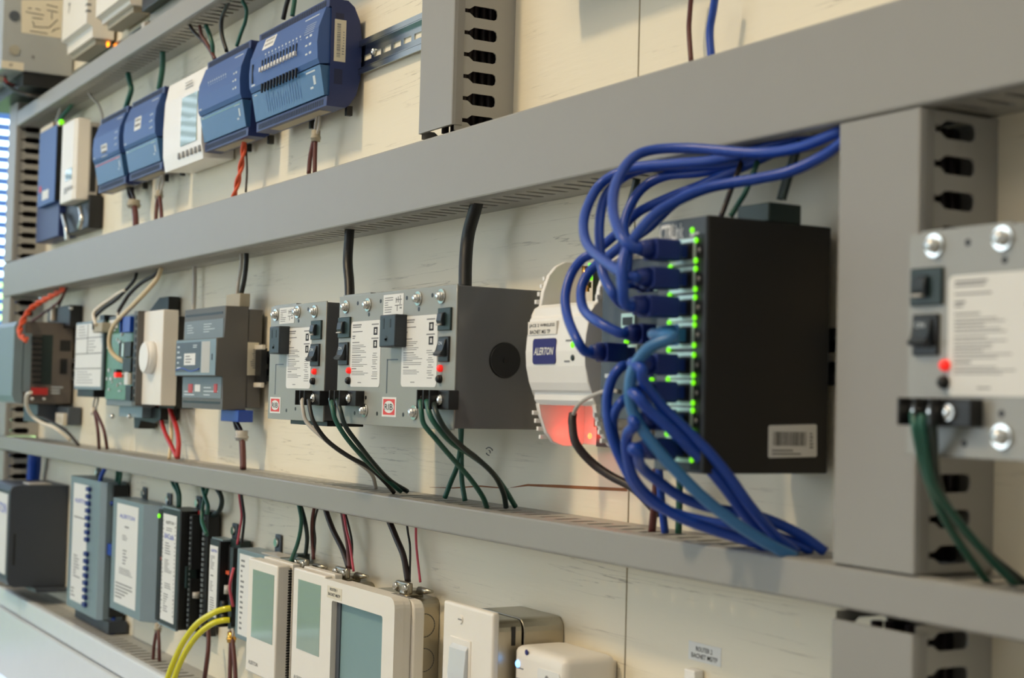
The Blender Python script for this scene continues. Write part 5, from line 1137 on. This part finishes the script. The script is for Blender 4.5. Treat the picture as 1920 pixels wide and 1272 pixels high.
# bottom row wires
wire('control_wire', 'thick blue cable at the left end above the charcoal controller', 'wb', [(66, 836, 24), (65, 860, 24), (64, 880, 22), (62, 902, 20)], 13, 'cable')
wire('control_wire', 'blue wire curving from the narrow duct to the tall grey controller', 'wb', [(202, 870, 40), (194, 884, 42), (188, 902, 42), (193, 926, 36), (212, 946, 28)], 3.6)
cable('control_cable', 'two dark green wires curving beside the tall grey controller', [('wgr', [(219, 870, 24), (220, 890, 22), (216, 912, 20), (206, 932, 18)], 3.0), ('wgr', [(226, 872, 20), (226, 892, 18), (222, 912, 18), (214, 930, 16)], 3.0)])
cable('control_cable', 'two dark green wires dropping onto the black labelled controller', [('wgr', [(320, 892, 30), (324, 908, 30), (333, 926, 30), (334, 952, 30)], 2.6), ('wgr', [(326, 893, 28), (332, 910, 28), (337, 928, 28), (337, 952, 28)], 2.6)])
cable('control_cable', 'crossing green wires behind the black labelled controller', [('wgr', [(377, 904, 30), (384, 930, 30), (390, 950, 32), (388, 965, 34)], 2.8), ('wgr', [(392, 906, 28), (386, 926, 28), (380, 950, 32), (379, 978, 36), (388, 1004, 38)], 2.8), ('wgd', [(400, 908, 18), (412, 925, 16), (416, 942, 14), (410, 960, 14), (394, 968, 14)], 3.4)])
cable('control_cable', 'thin pink and black wires to the small black controller', [('wpk', [(447, 916, 24), (450, 940, 22), (453, 968, 20), (449, 996, 20), (445, 1022, 20)], 1.7), ('wblk', [(451, 918, 22), (455, 945, 20), (458, 970, 18), (456, 996, 18), (453, 1020, 18)], 1.9)])
wire('control_wire', 'short pink wire bridging the terminals of the small black controller', 'wpk', [(438, 1066, 26), (433, 1086, 32), (431, 1106, 32), (437, 1138, 26)], 1.9)
cable('control_cable', 'two dark green wires to the grey controller behind the first tall thermostat', [('wgr', [(557, 936, 36), (562, 955, 36), (565, 980, 34), (559, 1016, 34), (545, 1054, 34)], 2.5), ('wgd', [(559, 936, 32), (567, 960, 30), (573, 984, 28), (576, 1010, 26), (573, 1042, 26)], 2.6)])
cable('control_cable', 'thin red and black wires entering the first cable clamp', [('wbr', [(591, 944, 24), (586, 972, 22), (585, 1000, 20), (588, 1050, 20)], 2.2), ('wblk', [(598, 946, 22), (591, 972, 20), (589, 990, 18), (591, 1014, 18), (588, 1050, 18)], 1.4)])
cable('control_cable', 'brown cable with red and black wires entering the middle cable clamp', [('wdk', [(608, 946, 28), (615, 970, 26), (626, 998, 24), (642, 1030, 22), (654, 1066, 20)], 3.3), ('wbr', [(641, 954, 24), (646, 985, 22), (652, 1020, 20), (656, 1068, 20)], 2.8), ('wpk', [(643, 954, 26), (649, 990, 24), (656, 1022, 22), (663, 1072, 22)], 1.5), ('wblk', [(645, 956, 22), (654, 988, 20), (660, 1020, 18), (659, 1060, 18)], 1.4)])
cable('control_cable', 'brown cable with separate black and pink wires entering the third cable clamp', [('wdk', [(727, 970, 28), (733, 985, 26), (744, 1012, 24), (757, 1045, 22), (765, 1092, 20)], 3.4), ('wblk', [(762, 976, 20), (765, 1000, 18), (769, 1030, 18), (768, 1092, 18)], 1.2), ('wpk', [(780, 980, 18), (780, 1010, 16), (782, 1040, 16), (788, 1092, 18)], 1.3)])
wire('control_wire', 'short blue wire dropping below the chamfered grey controller', 'wb', [(213, 1140, 18), (212, 1162, 20), (211, 1190, 24)], 4.2)
split_lead('forked brown lead with a pale ferrule at the left foot of the black labelled controller', (300, 1168), (296, 1178), [(287, 1240), (299, 1240)], 'wgy', d=(34, 34, 34), r=2.6)
wire('control_wire', 'single brown lead below the small black controller', 'wbr', [(390, 1178, 24), (391, 1206, 26), (388, 1240, 30), (381, 1290, 34)], 3.2)
split_lead('forked brown lead with a brassy ferrule below the terminal strip of the small black controller', (434, 1180), (434, 1196), [(431, 1290), (442, 1290)], 'wgy', d=(26, 26, 30), r=3.0, coil='brass')
cable('control_cable', 'pale and green wires dropping to the plug of the left blue module', [('wgy', [(118, 186, 40), (115, 200, 40), (109, 218, 40), (104, 232, 38)], 2.4), ('wgr', [(142, 184, 30), (132, 200, 32), (114, 222, 36), (108, 234, 36)], 3.6)])
q = at(115, 229, 44); t = thing('status_lamp', 'tiny bright green lamp at the top of the left blue module', 'lamp', (q[0], 40, q[1])); MB().ball((q[0], 44, q[1]), 5).build('indicator_light', 'led_g', t); MB().box(q[0]-30, q[0]-2, 36, 46, q[1]-5, q[1]+4, 1).build('lamp_holder', 'wcream', t)
